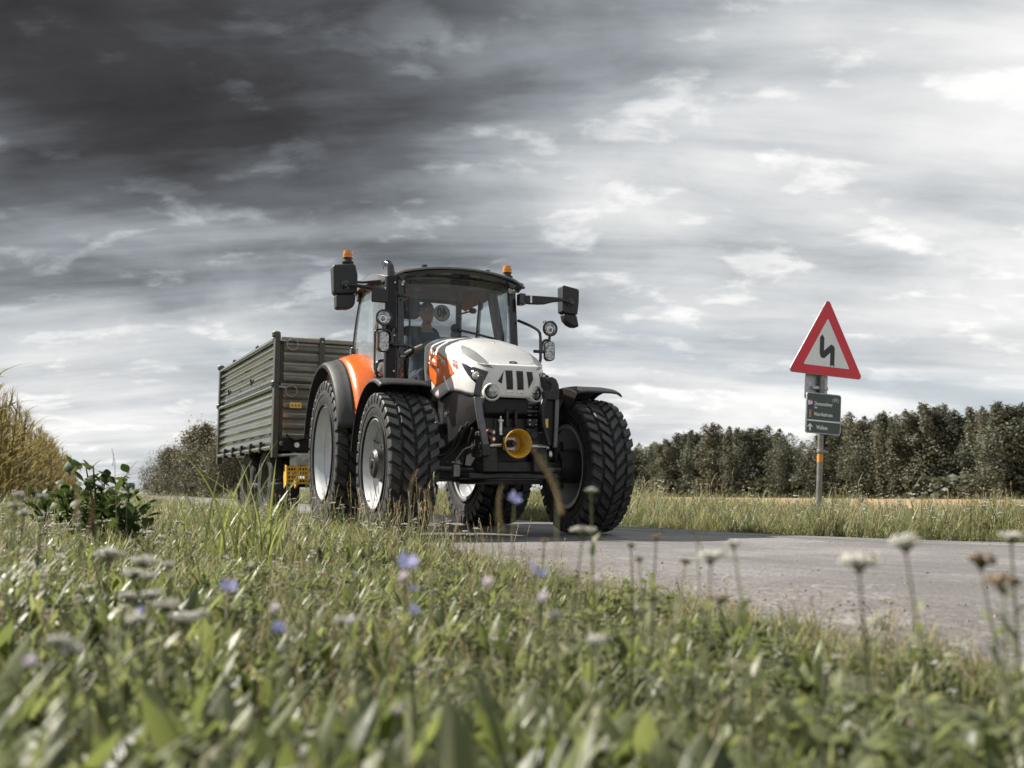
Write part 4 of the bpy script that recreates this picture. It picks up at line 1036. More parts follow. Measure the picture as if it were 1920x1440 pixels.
# grille openings
for P in ([(-.118, 1.440), (-.165, 1.352), (-.132, 1.332)], [(-.105, 1.447), (-.042, 1.447), (-.030, 1.285), (-.086, 1.283)], [(-.006, 1.446), (.058, 1.446), (.070, 1.286), (.012, 1.284)], [(.094, 1.444), (.152, 1.444), (.163, 1.382), (.120, 1.298)]):
    cx = sum(p[0] for p in P) / len(P); cz = sum(p[1] for p in P) / len(P); big = [(cx + (a - cx) * 1.13 + .0, cz + (b - cz) * 1.05) for a, b in P]
    drape(big, 'x', .0025, 'grille_frame', M['white_paint'], hood, 3); g = drape(P, 'x', .0065, 'grille_slot', M['black_plastic'], hood, 3, thick=.003)
for cx in (-.057, .044): drape([(cx - .03, 1.272), (cx + .03, 1.272), (cx + .03, 1.252), (cx - .03, 1.252)], 'x', .004, 'grille_notch', M['white_film'], hood, 2)
# oval badge and filler cap on the top
hit, nr, _, _ = HBVH.ray_cast(Vector((1.2, 0, 1.522)), Vector((-1, 0, 0)))
hit = hit or Vector((.45, 0, 1.52)); nr = nr if nr.x > 0 else -nr; Mb = basis(hit + nr * .004, Vector((0, 1, 0)), Vector((-.4, 0, 1)))
mb = MB(); mb.prism([(.046 * cos(2 * pi * k / 28), .020 * sin(2 * pi * k / 28)) for k in range(28)], -.002, .006, Mb); bd = mb.build('badge', M['chrome'], hood, bev=.002)
mb = MB(); mb.prism([(.036 * cos(2 * pi * k / 28), .013 * sin(2 * pi * k / 28)) for k in range(28)], .006, .0075, Mb); mb.build('badge_field', M['gloss_black'], bd)
mb = MB(); mb.prism([(-.02, -.004), (-.005, -.004), (.0, .002), (.02, .002), (.018, .006), (-.004, .006), (-.018, .0)], .0075, .009, Mb); mb.build('badge_mark', M['chrome'], bd)
mb = MB(); mb.prism([(-.03, -.012), (.03, -.004), (.03, .004), (-.03, .012)], 0, .014, basis((.06, -.03, 1.752), (1, 0, -.38), (0, 1, 0))); mb.build('hood_catch', M['dark_grey_paint'], hood, bev=.003)

# ---- black lower engine panels, chassis, front axle
mb = MB()
rings = []
for x, zt, zb, w in ((-.95, 1.44, .80, .30), (-.55, 1.28, .80, .325), (-.2, 1.33, .86, .335), (.1, 1.29, .92, .335), (.36, 1.24, 1.00, .315), (.47, 1.215, 1.08, .26)):
    rings.append([Vector((x, -w, zb)), Vector((x, -w - .012, (zt + zb) / 2)), Vector((x, -w, zt)), Vector((x, w, zt)), Vector((x, w + .012, (zt + zb) / 2)), Vector((x, w, zb))])
mb.loft(rings); mb.build('engine_cover', M['black_paint'], TR, 25, bev=.012)
mb = MB(); mb.lathe([(.03, 0), (.028, .01), (.0, .012)], (-.35, -.345, 1.12), (0, -1, 0), 16); mb.build('engine_cover_bolt', M['bright_steel'], TR)
mb = MB(); mb.tube([(-.82, -.35, 1.25), (-.6, -.37, 1.02), (-.42, -.36, .98)], .05, 10); mb.tube([(-.8, .35, 1.25), (-.6, .37, 1.02), (-.42, .36, .98)], .05, 10); mb.build('intake_pipe', M['black_plastic'], TR)
mb = MB(); mb.span((-1.2, -.22, .55), (.34, .22, .95)); mb.span((-2.65, -.26, .50), (-1.2, .26, 1.05)); mb.span((.1, -.26, .70), (.42, .26, 1.05)); mb.build('chassis', M['cast_iron'], TR, bev=.02)
mb = MB(); mb.loft([[Vector((.11 * a, y, .60 + dz + .08 * b)) for a, b in ((-1, -1), (1, -1), (1, 1), (-1, 1))] for y, dz in ((-.70, .0), (-.5, -.02), (-.22, -.06), (.22, -.06), (.5, -.02), (.70, .0))])
for s in (-1, 1):
    mb.cyl((0, s * .62, .635), (0, s * .84, .635), .15, .17, 20); mb.cyl((0, s * .64, .42), (0, s * .64, .86), .06, n=14)
mb.build('front_axle', M['cast_iron'], TR, bev=.012)
mb = MB(); mb.cyl((WB, -.75, .806), (WB, .75, .806), .15, n=20); mb.lathe([(.2, -.28), (.26, -.2), (.26, .2), (.2, .28)], (WB, 0, .806), (0, 1, 0), 20); mb.build('rear_axle', M['cast_iron'], TR)
mb = MB(); mb.tube([(.16, -.60, .60), (.18, -.1, .57)], .02, 8); mb.tube([(.16, .60, .60), (.18, .1, .57)], .02, 8); mb.cyl((.18, -.26, .57), (.18, .26, .57), .038, n=12); mb.build('steering_cylinder', M['steel_bar'], TR)
mb = MB(); mb.span((-1.55, -.62, .58), (-1.05, -.28, 1.05)); mb.span((-1.75, .28, .55), (-1.0, .62, 1.05)); mb.build('fuel_tank', M['black_plastic'], TR, bev=.05)
for k in range(3):
    mb = MB(); mb.span((-1.62, -.92 + .03 * k, .52 + .26 * k), (-1.28, -.62, .55 + .26 * k)); mb.build('step', M['black_plastic'], TR, bev=.006)
for sx in (-1.60, -1.30):
    mb = MB(); mb.span((sx - .015, -.9, .5), (sx + .015, -.72, 1.12)); mb.build('step_side', M['black_plastic'], TR, bev=.006)

# ---- front linkage
mb = MB()
mb.span((.30, -.30, .56), (.50, .30, .66)); mb.span((.34, -.31, .66), (.50, -.17, .92)); mb.span((.34, .17, .66), (.50, .31, .92)); mb.span((.30, -.16, .60), (.44, .16, 1.04))
mb.span((.22, -.42, .50), (.52, .42, .555)); mb.build('linkage_frame', M['cast_iron'], TR, bev=.015)
mb = MB(); mb.loft([[Vector((x, -w, z0)), Vector((x, w, z0)), Vector((x, w, z1)), Vector((x, -w, z1))] for x, w, z0, z1 in ((.2, .40, .46, .52), (.45, .30, .47, .50), (.60, .18, .49, .505))]); mb.build('skid_plate', M['cast_iron'], TR, bev=.008)
for s in (-1, 1):
    c = (.50, s * .235, .66); mb = MB(); mb.prism([(-.06, -.10), (.06, -.10), (.055, .06), (.02, .12), (-.045, .10)], -.07, .07, basis(c, (1, 0, 0), (0, 0, 1))); mb.build('link_bracket', M['cast_iron'], TR, bev=.014)
    mb = MB(); mb.cyl((.50, s * .12, .795), (.50, s * .31, .79), .019, n=14); mb.cyl((.50, s * .30, .79), (.50, s * .325, .79), .03, n=14); mb.build('link_pin', M['bright_steel'], TR)
    mb = MB(); mb.lathe([(.022, -.012), (.034, -.012), (.034, .012), (.022, .012), (.022, -.012)], (.53, s * .335, .72), (.3, s, 0), 18); mb.build('pin_ring', M['bright_steel'], TR)
# right arm: one long bar folded up
def bar(name, yz, w, x, th, m, bev=.006):
    pts = [Vector(p) for p in yz]; L_, R_ = [], []
    for i, p in enumerate(pts):
        t = (pts[min(i + 1, len(pts) - 1)] - pts[max(i - 1, 0)]).normalized(); n = Vector((-t.y, t.x)); L_.append(p + n * w / 2); R_.append(p - n * w / 2)
    poly = [(q.x, q.y) for q in L_] + [(q.x, q.y) for q in reversed(R_)]
    mb = MB(); mb.prism(poly, 0, th, basis((x, 0, 0), (0, 1, 0), (0, 0, 1))); return mb.build(name, m, TR, bev=bev)
arm = bar('lift_arm', [(-.335, 1.395), (-.350, 1.33), (-.368, 1.24), (-.378, 1.20)], .062, .545, .055, M['gloss_black'], .02)
bar('lift_arm', [(-.374, 1.205), (-.345, 1.04), (-.312, .88), (-.295, .79)], .060, .555, .04, M['steel_bar'])
bar('lift_arm', [(-.297, .80), (-.288, .70)], .075, .545, .06, M['cast_iron'])
# left arm: hook head and two long plates
mb = MB()
hook = [(.25, 1.20), (.235, 1.27), (.26, 1.285), (.295, 1.28), (.315, 1.30), (.315, 1.335), (.298, 1.355), (.275, 1.352), (.262, 1.37), (.285, 1.398), (.325, 1.405), (.365, 1.385), (.388, 1.34), (.395, 1.28), (.392, 1.20)]
mb.prism(hook, 0, .05, basis((.55, 0, 0), (0, 1, 0), (0, 0, 1))); mb.build('hook_head', M['cast_iron'], TR, bev=.008)
bar('lift_arm', [(.372, 1.205), (.366, 1.0), (.352, .78)], .036, .575, .03, M['steel_bar'])
bar('lift_arm', [(.262, 1.205), (.236, 1.14), (.245, .98), (.30, .80)], .03, .57, .03, M['cast_iron'])
bar('lift_arm_plate', [(.325, 1.20), (.32, .80)], .14, .548, .02, M['black_paint'])
mb = MB(); mb.prism([(.265, 1.03), (.295, 1.035), (.295, .955), (.265, .95)], .0, .004, basis((.571, 0, 0), (0, 1, 0), (0, 0, 1))); mb.build('warning_sticker', M['sticker_yellow'], TR)
mb = MB(); mb.span((.16, .26, 1.26), (.44, .40, 1.42)); mb.tube([(.2, .3, 1.42), (.3, .33, 1.45), (.42, .36, 1.42)], .02, 8); mb.build('valve_box', M['black_plastic'], TR, bev=.012)
mb = MB(); mb.cyl((.30, .30, 1.40), (.34, .31, 1.46), .02, n=12); mb.build('hose_fitting', M['bright_steel'], TR)
# pto with yellow shield
pc = Vector((.53, -.012, .81)); pn = Vector((1, .0, -.03)).normalized()
mb = MB(); mb.lathe([(.085, -.06), (.098, .02), (.122, .10), (.128, .105), (.123, .112), (.112, .10), (.09, .02), (.078, -.05)], pc, pn, 36); sh = mb.build('power_shaft_shield', M['yellow_shield'], TR, 50)
mb = MB(); mb.lathe([(.09, -.045), (0, -.045)], pc, pn, 28); mb.build('shield_back', M['yellow_shield'], sh)
mb = MB(); mb.prism(rrect(.112, .112, .012, 3, -.035, 0), 0, .008, basis(pc + pn * -.03, (0, 1, 0), (0, 0, 1))); mb.build('shaft_flange', M['galvanised'], sh, bev=.002)
mb = MB(); mb.cyl(pc + pn * -.03 + Vector((0, -.03, 0)), pc + pn * .03 + Vector((0, -.03, 0)), .034, n=20); mb.cyl(pc + pn * .03 + Vector((0, -.03, 0)), pc + pn * .09 + Vector((0, -.03, 0)), .021, n=12); mb.build('power_shaft', M['black_plastic'], sh)
# couplers, top link bracket, valve block, hydraulic post
for z in (.905, .845):
    mb = MB(); mb.cyl((.44, -.245, z), (.56, -.215, z), .026, n=8); cp = mb.build('hose_coupler', M['gloss_black'], TR)
    mb = MB(); mb.lathe([(.024, -.006), (.031, -.006), (.031, .006), (.024, .006), (.024, -.006)], (.50, -.23, z), (1, .25, 0), 20); mb.build('coupler_ring', M['red_ring'], cp)
    mb = MB(); mb.cyl((.56, -.215, z), (.566, -.2135, z), .012, n=12); mb.build('coupler_face', M['bright_steel'], cp)
mb = MB(); mb.cyl((.50, -.125, .90), (.50, -.125, 1.0), .017, n=12); mb.cyl((.50, -.125, .885), (.50, -.125, .90), .024, n=12); mb.cyl((.50, -.125, 1.0), (.50, -.125, 1.02), .03, n=12); mb.cyl((.50, -.125, 1.02), (.50, -.125, 1.05), .010, n=8); mb.build('linkage_bolt', M['bright_steel'], TR, bev=.002)
for y in (-.058, .022):
    mb = MB(); mb.prism([(.40, .96), (.50, .96), (.50, 1.10), (.475, 1.115), (.44, 1.11), (.42, 1.0)], y - .012, y + .012, Matrix(((1, 0, 0, 0), (0, 0, 1, 0), (0, 1, 0, 0), (0, 0, 0, 1)))); mb.build('top_link_fork', M['cast_iron'], TR, bev=.005)
mb = MB(); mb.span((.44, .125, .965), (.51, .225, 1.035)); vb = mb.build('socket_box', M['black_plastic'], TR, bev=.008)
for a, b in ((.145, .985), (.205, .985), (.145, 1.02), (.205, 1.02)):
    mb = MB(); mb.cyl((.51, a, b), (.516, a, b), .006, n=8); mb.build('screw', M['bright_steel'], vb)
mb = MB(); mb.span((.42, .12, .83), (.49, .23, .955)); mb.cyl((.49, .185, .885), (.53, .185, .885), .035, n=16); mb.build('oil_block', M['black_plastic'], TR, bev=.01)
for k in range(4):
    mb = MB(); mb.span((.40, .14, 1.06 + .035 * k), (.48, .235, 1.075 + .035 * k)); mb.build('cooler_bracket', M['steel_bar'] if k % 2 else M['gloss_black'], TR, bev=.004)
mb = MB(); mb.prism(rrect(.062, .105, .016), 0, .06, basis((.30, -.475, .575), (0, 1, 0), (0, 0, 1))); mb.tube([(.33, -.475, .63), (.33, -.47, .68), (.38, -.42, .76), (.42, -.33, .80)], .008, 6); mb.build('side_marker', M['pole_steel'], TR, bev=.006)
for k, (a, b, c_) in enumerate((((.30, -.36, 1.0), (.2, -.42, .78), (.16, -.58, .64)), ((.38, -.34, .95), (.34, -.38, .8), (.2, -.36, .62)), ((.3, .36, 1.0), (.22, .44, .80), (.15, .58, .66)), ((.1, -.34, .98), (.05, -.45, .72), (.0, -.60, .70)))):
    mb = MB(); mb.tube([a, b, c_], .012, 8, round_=.08); mb.build('hydraulic_hose', M['black_plastic'], TR)

# ---- mudguards
def guard(cx, cz, ys, rs, a0, a1, s, name, m, n=28, th=.012, bev=0.0):
    """surface of revolution arc; ys outward distances, rs radius at each; angles from +x to +z"""
    mb = MB(); vs = []; k = len(ys)
    for i in range(n + 1):
        a = a0 + (a1 - a0) * i / n
        for y, r in zip(ys, rs): vs.append((cx + r * cos(a), s * y, cz + r * sin(a)))
    mb.add(vs, [(i * k + j, i * k + j + 1, (i + 1) * k + j + 1, (i + 1) * k + j) for i in range(n) for j in range(k - 1)])
    return mb.build(name, m, TR, 40, solid=th)
for s in (-1, 1):
    fg = guard(0, .635, [.70, .72, .80, 1.05, 1.145, 1.165], [.725, .742, .752, .752, .742, .715], radians(64), radians(172), s, 'front_mudguard', M['black_plastic'])
    mb = MB(); mb.tube([(0, s * .62, .75), (-.02, s * .66, 1.2), (-.02, s * .80, 1.372)], .022, 8, round_=.1); mb.tube([(-.3, s * .62, .75), (-.33, s * .68, 1.1), (-.36, s * .82, 1.27)], .022, 8, round_=.1); mb.build('mudguard_stay', M['black_paint'], fg)
    # flat inner plate of the front guard
    mb = MB(); mb.prism([(.32, 1.30), (.30, 1.365), (-.1, 1.375), (-.35, 1.28), (-.3, 1.16), (.2, 1.18)], s * .70, s * .706, Matrix(((1, 0, 0, 0), (0, 0, 1, 0), (0, 1, 0, 0), (0, 0, 0, 1)))); mb.build('mudguard_plate', M['black_paint'], fg)
    rg = guard(WB, .806, [.52, .60, .70, .80, .89, .97], [1.125, 1.120, 1.110, 1.095, 1.065, 1.025], radians(8), radians(150), s, 'rear_mudguard', M['orange_paint'], 40)
    guard(WB, .806, [.966, .99, 1.04, 1.10, 1.128, 1.13], [1.030, 1.020, 1.005, .99, .97, .93], radians(13), radians(168), s, 'mudguard_flare', M['black_plastic'], 40).parent = rg
    mb = MB(); mb.box((WB + 1.05 * cos(radians(48)), s * .80, .806 + 1.085 * sin(radians(48))), (.03, .05, .02), Matrix.Rotation(radians(-42), 3, 'Y')); mb.build('mudguard_screw', M['bright_steel'], rg, bev=.004)

# ---- cab
CAB = TR
def sheet(name, grid, m, solid, parent=TR):
    k = len(grid[0]); mb = MB(); mb.add([p for r in grid for p in r], [(i * k + j, i * k + j + 1, (i + 1) * k + j + 1, (i + 1) * k + j) for i in range(len(grid) - 1) for j in range(k - 1)])
    return mb.build(name, m, parent, 60, solid=solid)
def xa(z): return -1.0 - .10 * (z - 1.5)          # front pillar line, leaning back a little
def wa(z): return .625 - .01 * (z - 1.5)
sheet('windscreen', [[Vector((xa(z) + .07 * (1 - (y / .60) ** 2), y * wa(z) / .625, z + (.07 * (1 - (y / .6) ** 2) if z > 2.5 else 0))) for y in [-.60 + .1 * k for k in range(13)]] for z in (1.30, 1.5, 1.75, 2.0, 2.25, 2.45, 2.57)], M['windscreen_glass'], .005)
for s in (-1, 1):
    mb = MB(); mb.loft([[Vector((xa(z) + a, s * (wa(z) + b), z)) for a, b in ((.03, -.045), (.04, .03), (-.05, .055), (-.06, -.03))] for z in (1.0, 1.5, 2.0, 2.45, 2.60)]); mb.build('front_pillar', M['gloss_black'], TR, bev=.01)
    # door / side glass bowed outwards
    rear = [(1.30, -1.62), (1.575, -1.60), (1.674, -1.915), (1.903, -2.48), (1.99, -2.585), (2.34, -2.46), (2.652, -2.33)]
    def bow(z): return .70 + .035 * (1 - ((z - 1.95) / .7) ** 2)
    grid = []
    for z in (1.575, 1.674, 1.80, 1.903, 1.99, 2.2, 2.34, 2.5, 2.62):
        xr = lerp_tab([(q[0], q[1]) for q in rear], z); grid.append([Vector((xa(z) - .06 + (xr - xa(z) + .06) * t, s * (wa(z) + .02 + (bow(z) - wa(z) - .02) * min(1, t * 2.2)), z)) for t in [k / 10 for k in range(11)]])
    sheet('side_window', grid, M['side_glass'], .005)
    grid2 = [[Vector((-1.07 - .5 * t, s * (.66 + .06 * t), z)) for t in (0, .5, 1)] for z in (1.08, 1.3, 1.56)]; sheet('lower_side_window', grid2, M['side_glass'], .005)
    edge = [g[-1] for g in grid]; mb = MB(); mb.tube(edge, .014, 8); mb.tube([g[0] for g in grid], .014, 8); mb.tube(grid[0], .012, 8); mb.build('window_frame', M['gloss_black'], TR)
    for z_, x_ in ((1.96, -2.53), (2.56, -2.37)):
        mb = MB(); mb.prism(rrect(.09, .10, .03), 0, .03, basis((x_, s * (bow(z_) + .012), z_), (1, 0, 0), (0, 0, 1 * -s))); mb.build('window_hinge', M['gloss_black'], TR, bev=.01)
    mb = MB(); mb.loft([[Vector((x + a, s * (y + b), z)) for a, b in ((.09, -.04), (.09, .02), (-.09, .02), (-.09, -.04))] for x, y, z in ((-1.60, .69, 1.05), (-1.61, .70, 1.5), (-1.66, .70, 2.1), (-1.80, .66, 2.62))]); mb.build('middle_pillar', M['black_plastic'], TR, bev=.01)
    mb = MB(); mb.loft([[Vector((x + a, s * (y + b), z)) for a, b in ((.03, -.03), (.03, .03), (-.03, .03), (-.03, -.03))] for x, y, z in ((-2.52, .52, 1.5), (-2.46, .49, 2.0), (-2.38, .46, 2.62))]); mb.build('rear_pillar', M['black_plastic'], TR, bev=.01)
    # grab rail on the middle pillar, door handle
    mb = MB(); mb.tube([(-1.42, s * .70, 2.06), (-1.42, s * .775, 2.05), (-1.42, s * .775, 1.62), (-1.42, s * .70, 1.60)], .011, 8, round_=.04); mb.build('grab_rail', M['gloss_black'], TR)
    mb = MB(); mb.tube([(-1.28, s * .70, 1.72), (-1.28, s * .78, 1.71), (-1.28, s * .80, 1.60), (-1.28, s * .76, 1.52), (-1.28, s * .69, 1.52)], .016, 8, round_=.05); mb.build('door_handle', M['gloss_black'], TR)
    # roof corner lamp
    c = Vector((-1.06, s * .60, 2.50)); nr = Vector((1, s * .10, -.05)).normalized(); mb = MB(); mb.lathe([(.0, -.06), (.04, -.055), (.052, .0), (.046, .008), (.042, .0)], c, nr, 24); rl = mb.build('roof_lamp', M['gloss_black'], TR)
    mb = MB(); mb.lathe([(.043, .0), (.03, .010), (0, .014)], c, nr, 24); mb.build('lens', M['lens_clear'], rl)
    for dy in (-.015, .015):
        mb = MB(); mb.lathe([(.012, .012), (.008, .018), (0, .02)], c + Vector((0, dy, .004)), nr, 12); mb.build('reflector', M['chrome'], rl)
    # lamp bracket: tube from pillar with work lamp above and indicator below
    c = Vector((-.68, s * .875, 2.055)); nr = Vector((1, s * .12, -.06)).normalized()
    mb = MB(); mb.lathe([(0, -.085), (.045, -.078), (.075, -.03), (.082, .0), (.080, .014), (.072, .016), (.070, .004)], c, nr, 32); wl = mb.build('work_lamp', M['gloss_black'], TR)
    mb = MB(); mb.lathe([(.071, .002), (.055, .011), (.03, .016), (0, .018)], c, nr, 28); mb.build('lens', M['lens_clear'], wl)
    mb = MB(); mb.lathe([(.03, .008), (.034, .018), (.026, .018)], c + Vector((0, -.012, -.012)), nr, 20); mb.build('reflector', M['chrome'], wl)
    mb = MB(); mb.cyl(c + Vector((-.02, 0, -.08)), c + Vector((-.02, 0, -.13)), .016, .010, 10); mb.build('lamp_foot', M['gloss_black'], wl)
    mb = MB(); ins = .725
    mb.tube([c + Vector((-.02, 0, -.115)), c + Vector((-.02, -s * .06, -.12)), c + Vector((-.02, -s * .085, -.17)), c + Vector((-.02, -s * .085, -.235))], .013, 8, round_=.05)
    mb.cyl((-.70, s * .70, 1.815), (-.70, s * .85, 1.815), .017, n=10)
    if s > 0: mb.tube([(-.98, .64, 2.17), (-.82, .70, 2.10), (-.72, .765, 2.035), (-.70, .775, 1.98), (-.70, .775, 1.70), (-.78, .62, 1.50)], .015, 8, round_=.05)
    else: mb.tube([(-.98, -.66, 1.98), (-.74, -.76, 1.97), (-.70, -.79, 1.90), (-.70, -.79, 1.80), (-.70, -.62, 1.80), (-.66, -.56, 1.755), (-.74, -.62, 1.70), (-.98, -.66, 1.72)], .017, 8, round_=.04)
    mb.build('lamp_bracket', M['gloss_black'], TR)
    c = Vector((-.70, s * .873, 1.825)); B = basis(c, (s * .16, 1, 0), (0, 0, 1)); mb = MB(); mb.prism(rrect(.112, .205, .045, 5), -.035, .018, B); il = mb.build('indicator', M['gloss_black'], TR, bev=.008)
    mb = MB(); mb.prism(rrect(.096, .188, .04, 5), .018, .022, B); mb.build('lens', M['lens_clear'], il, bev=.002)
    for i in range(3):
        for j in range(5):
            mb = MB(); mb.lathe([(.011, .022), (.007, .026), (0, .027)], B @ Vector((-.028 + .028 * i, -.064 + .032 * j, 0)), B.to_3x3() @ Vector((0, 0, 1)), 8); mb.build('diode', M['lens_pale'] if (i + j) % 3 else M['lens_clear'], il)
    mb = MB(); mb.prism(rrect(.108, .20, .044, 5), -.030, -.004, B @ Matrix.Translation((s * .006, 0, 0))); mb.build('side_lens', M['amber'], il)
    # mirror on its arm
    hx = -.94
    B = basis((hx, 0, 0), (0, 1, 0), (0, 0, 1))
    if s < 0: up = [(-1.335, 2.575), (-1.31, 2.59), (-1.13, 2.612), (-1.105, 2.60), (-1.082, 2.50), (-1.085, 2.34), (-1.10, 2.315), (-1.29, 2.295), (-1.318, 2.31)]; lo = [(-1.296, 2.290), (-1.10, 2.308), (-1.105, 2.22), (-1.125, 2.18), (-1.17, 2.162), (-1.27, 2.155), (-1.288, 2.17)]
    else: up = [(1.118, 2.56), (1.135, 2.572), (1.29, 2.545), (1.315, 2.53), (1.312, 2.40), (1.295, 2.272), (1.28, 2.262), (1.15, 2.275), (1.12, 2.29)]; lo = [(1.137, 2.268), (1.29, 2.262), (1.315, 2.15), (1.308, 2.132), (1.25, 2.135), (1.20, 2.155), (1.155, 2.20)]
    mb = MB(); mb.prism(up, -.10, .035, B); mi = mb.build('mirror', M['black_plastic'], TR, bev=.022, seg=3)
    mb = MB(); mb.prism(lo, -.09, .028, B); mb.build('wide_angle_mirror', M['black_plastic'], mi, bev=.018, seg=3)
    mb = MB(); cy = sum(p[0] for p in up) / len(up); mb.prism([(cy + (a - cy) * .86, 2.43 + (b - 2.43) * .86) for a, b in up], -.106, -.1, B); mb.build('mirror_glass', M['chrome'], mi)
    mb = MB(); kn = Vector((hx + .035, s * 1.205, 2.39)); mb.lathe([(.045, 0), (.043, .012), (.03, .018), (.022, .04), (0, .042)], kn, (1, 0, 0), 20); mb.build('mirror_joint', M['gloss_black'], mi)
    if s < 0:
        mb = MB(); mb.tube([(-.88, -1.205, 2.39), (-.86, -1.10, 2.383), (-.83, -.97, 2.362), (-.80, -.72, 2.34)], [.018, .018, .024, .024], 10); am = mb.build('mirror_arm', M['gloss_black'], TR)
        mb = MB(); mb.prism([(-.975, 2.365), (-.72, 2.345), (-.72, 2.215), (-.975, 2.22)], -.02, .02, basis((-.775, 0, 0), (0, 1, 0), (0, 0, 1))); mb.build('arm_cover', M['black_plastic'], am, bev=.008)
        mb = MB(); mb.tube([(-.775, -.72, 2.30), (-.70, -.66, 2.29), (-.70, -.62, 2.27), (-.78, -.64, 2.26)], .014, 8, round_=.03); mb.build('arm_hinge', M['gloss_black'], am)
    else:
        mb = MB(); mb.prism([(.66, 2.425), (.80, 2.43), (1.02, 2.432), (1.09, 2.43), (1.09, 2.39), (1.0, 2.375), (.90, 2.345), (.82, 2.338), (.72, 2.335), (.66, 2.345)], -.02, .02, basis((-.90, 0, 0), (0, 1, 0), (0, 0, 1))); am = mb.build('mirror_arm', M['black_plastic'], TR, bev=.01)
        mb = MB(); mb.prism(rrect(.02, .075, .006), .02, .026, basis((-.90, .745, 2.385), (0, 1, 0), (0, 0, 1))); mb.build('arm_reflector', M['white_film'], am)
        mb = MB(); mb.tube([(-.89, 1.08, 2.41), (-.89, 1.20, 2.392)], .018, 10); mb.box((-.93, .655, 2.385), (.1, .07, .12)); mb.build('arm_hinge', M['gloss_black'], am, bev=.01)
# exhaust on the right front pillar
mb = MB(); mb.prism(rrect(.098, .11, .03), 1.42, 2.49, Matrix.Translation((-.80, -.78, 0))); ex = mb.build('exhaust_guard', M['black_paint'], TR, bev=.008)
mb = MB(); mb.tube([(-.80, -.78, 2.4), (-.80, -.78, 2.56), (-.815, -.785, 2.605), (-.87, -.80, 2.63)], .037, 16, round_=.06); mb.build('exhaust_pipe', M['gloss_black'], TR)
mb = MB(); mb.tube([(-.78, -.70, 1.35), (-.78, -.70, 2.45)], .02, 8); mb.build('pillar_rail', M['gloss_black'], TR)
for z in (1.55, 1.9, 2.42):
    mb = MB(); mb.lathe([(.012, 0), (.009, .008), (0, .009)], (-.742, -.755, z), (1, 0, 0), 8); mb.build('screw', M['bright_steel'], ex)

# roof: crowned shell with an arched front edge
def roof():
    mb = MB(); NX, NY = 22, 21; top, bot = [], []
    def hw(x): return .735 + .05 * sstep(-x, .95, 1.4) - .12 * sstep(-x, 2.35, 2.75)
    def ztop(x, y): t = abs(y) / hw(x); f = lerp_tab([(-2.75, 2.745), (-2.5, 2.80), (-2.1, 2.825), (-1.6, 2.80), (-1.2, 2.72), (-.92, 2.665)], x); return f - (.095 + .0 * x) * t ** 2.3 - .035 * max(0, t - .85) / .15
    for i in range(NX + 1):
        x0 = -2.75 + (2.75 - .90) * i / NX; rt, rb = [], []
        for j in range(NY + 1):
            t = -1 + 2 * j / NY; y = t * hw(x0); x = x0 - .10 * t * t * sstep(x0, -1.4, -.9) + .06 * t * t * sstep(-x0, 2.4, 2.75)
            z = ztop(x0, y); rt.append(Vector((x, y, z))); th = .02 + .075 * (1 - sstep(x0, -1.25, -.95)) * (1 - .2 * abs(t)); rb.append(Vector((x, y * .985, z - th)))
        top.append(rt); bot.append(rb)
    k = NY + 1
    vs = [p for r in top for p in r] + [p for r in bot for p in r]; o = (NX + 1) * k
    f = [(i * k + j, i * k + j + 1, (i + 1) * k + j + 1, (i + 1) * k + j) for i in range(NX) for j in range(NY)]
    fb = [(o + a, o + d, o + c, o + b) for a, b, c, d in f]
    sides = []
    for i in range(NX): sides += [(i * k, (i + 1) * k, o + (i + 1) * k, o + i * k), (i * k + NY, o + i * k + NY, o + (i + 1) * k + NY, (i + 1) * k + NY)]
    for j in range(NY): sides += [(j, o + j, o + j + 1, j + 1), (NX * k + j, NX * k + j + 1, o + NX * k + j + 1, o + NX * k + j)]
    mb.add(vs, f + sides, 0); mb.add(vs, fb, 1); return mb.build('roof', [M['roof_grey'], M['lining']], TR, 40, merge=.0002, bev=.006)
rf = roof()
mb = MB()   # black band under the front edge of the roof
mb.loft([[Vector((-1.00 - .10 * t * t + a, t * .66, 2.645 - .085 * abs(t) ** 2.3 + b)) for a, b in ((.03, .0), (.02, -.035), (-.04, -.035), (-.04, .0))] for t in [-1 + k / 8 for k in range(17)]]); mb.build('roof_front_band', M['gloss_black'], rf, 40)
mb = MB(); mb.span((-2.35, -.58, 2.60), (-1.25, .58, 2.635)); mb.build('roof_lining', M['lining'], rf, bev=.02)
for y in (-.38, .30):
    mb = MB(); mb.box((-1.0, y, 2.665), (.06, .05, .03)); mb.build('roof_clip', M['gloss_black'], rf, bev=.006)
mb = MB(); mb.prism([(.52, 2.60), (.70, 2.585), (.735, 2.565), (.66, 2.545), (.60, 2.50), (.55, 2.55)], -.05, .10, basis((-1.12, 0, 0), (0, 1, 0), (0, 0, 1))); mb.build('roof_corner', M['gloss_black'], rf, bev=.012)
mb = MB(); mb.prism([(-.52, 2.60), (-.70, 2.585), (-.735, 2.565), (-.66, 2.545), (-.60, 2.50), (-.55, 2.55)], -.05, .10, basis((-1.12, 0, 0), (0, 1, 0), (0, 0, 1))); mb.build('roof_corner', M['gloss_black'], rf, bev=.012)
mb = MB(); mb.tube([(-1.75, -.60, 2.74), (-1.78, -.62, 2.86)], [.006, .003], 6); mb.build('antenna', M['gloss_black'], TR)
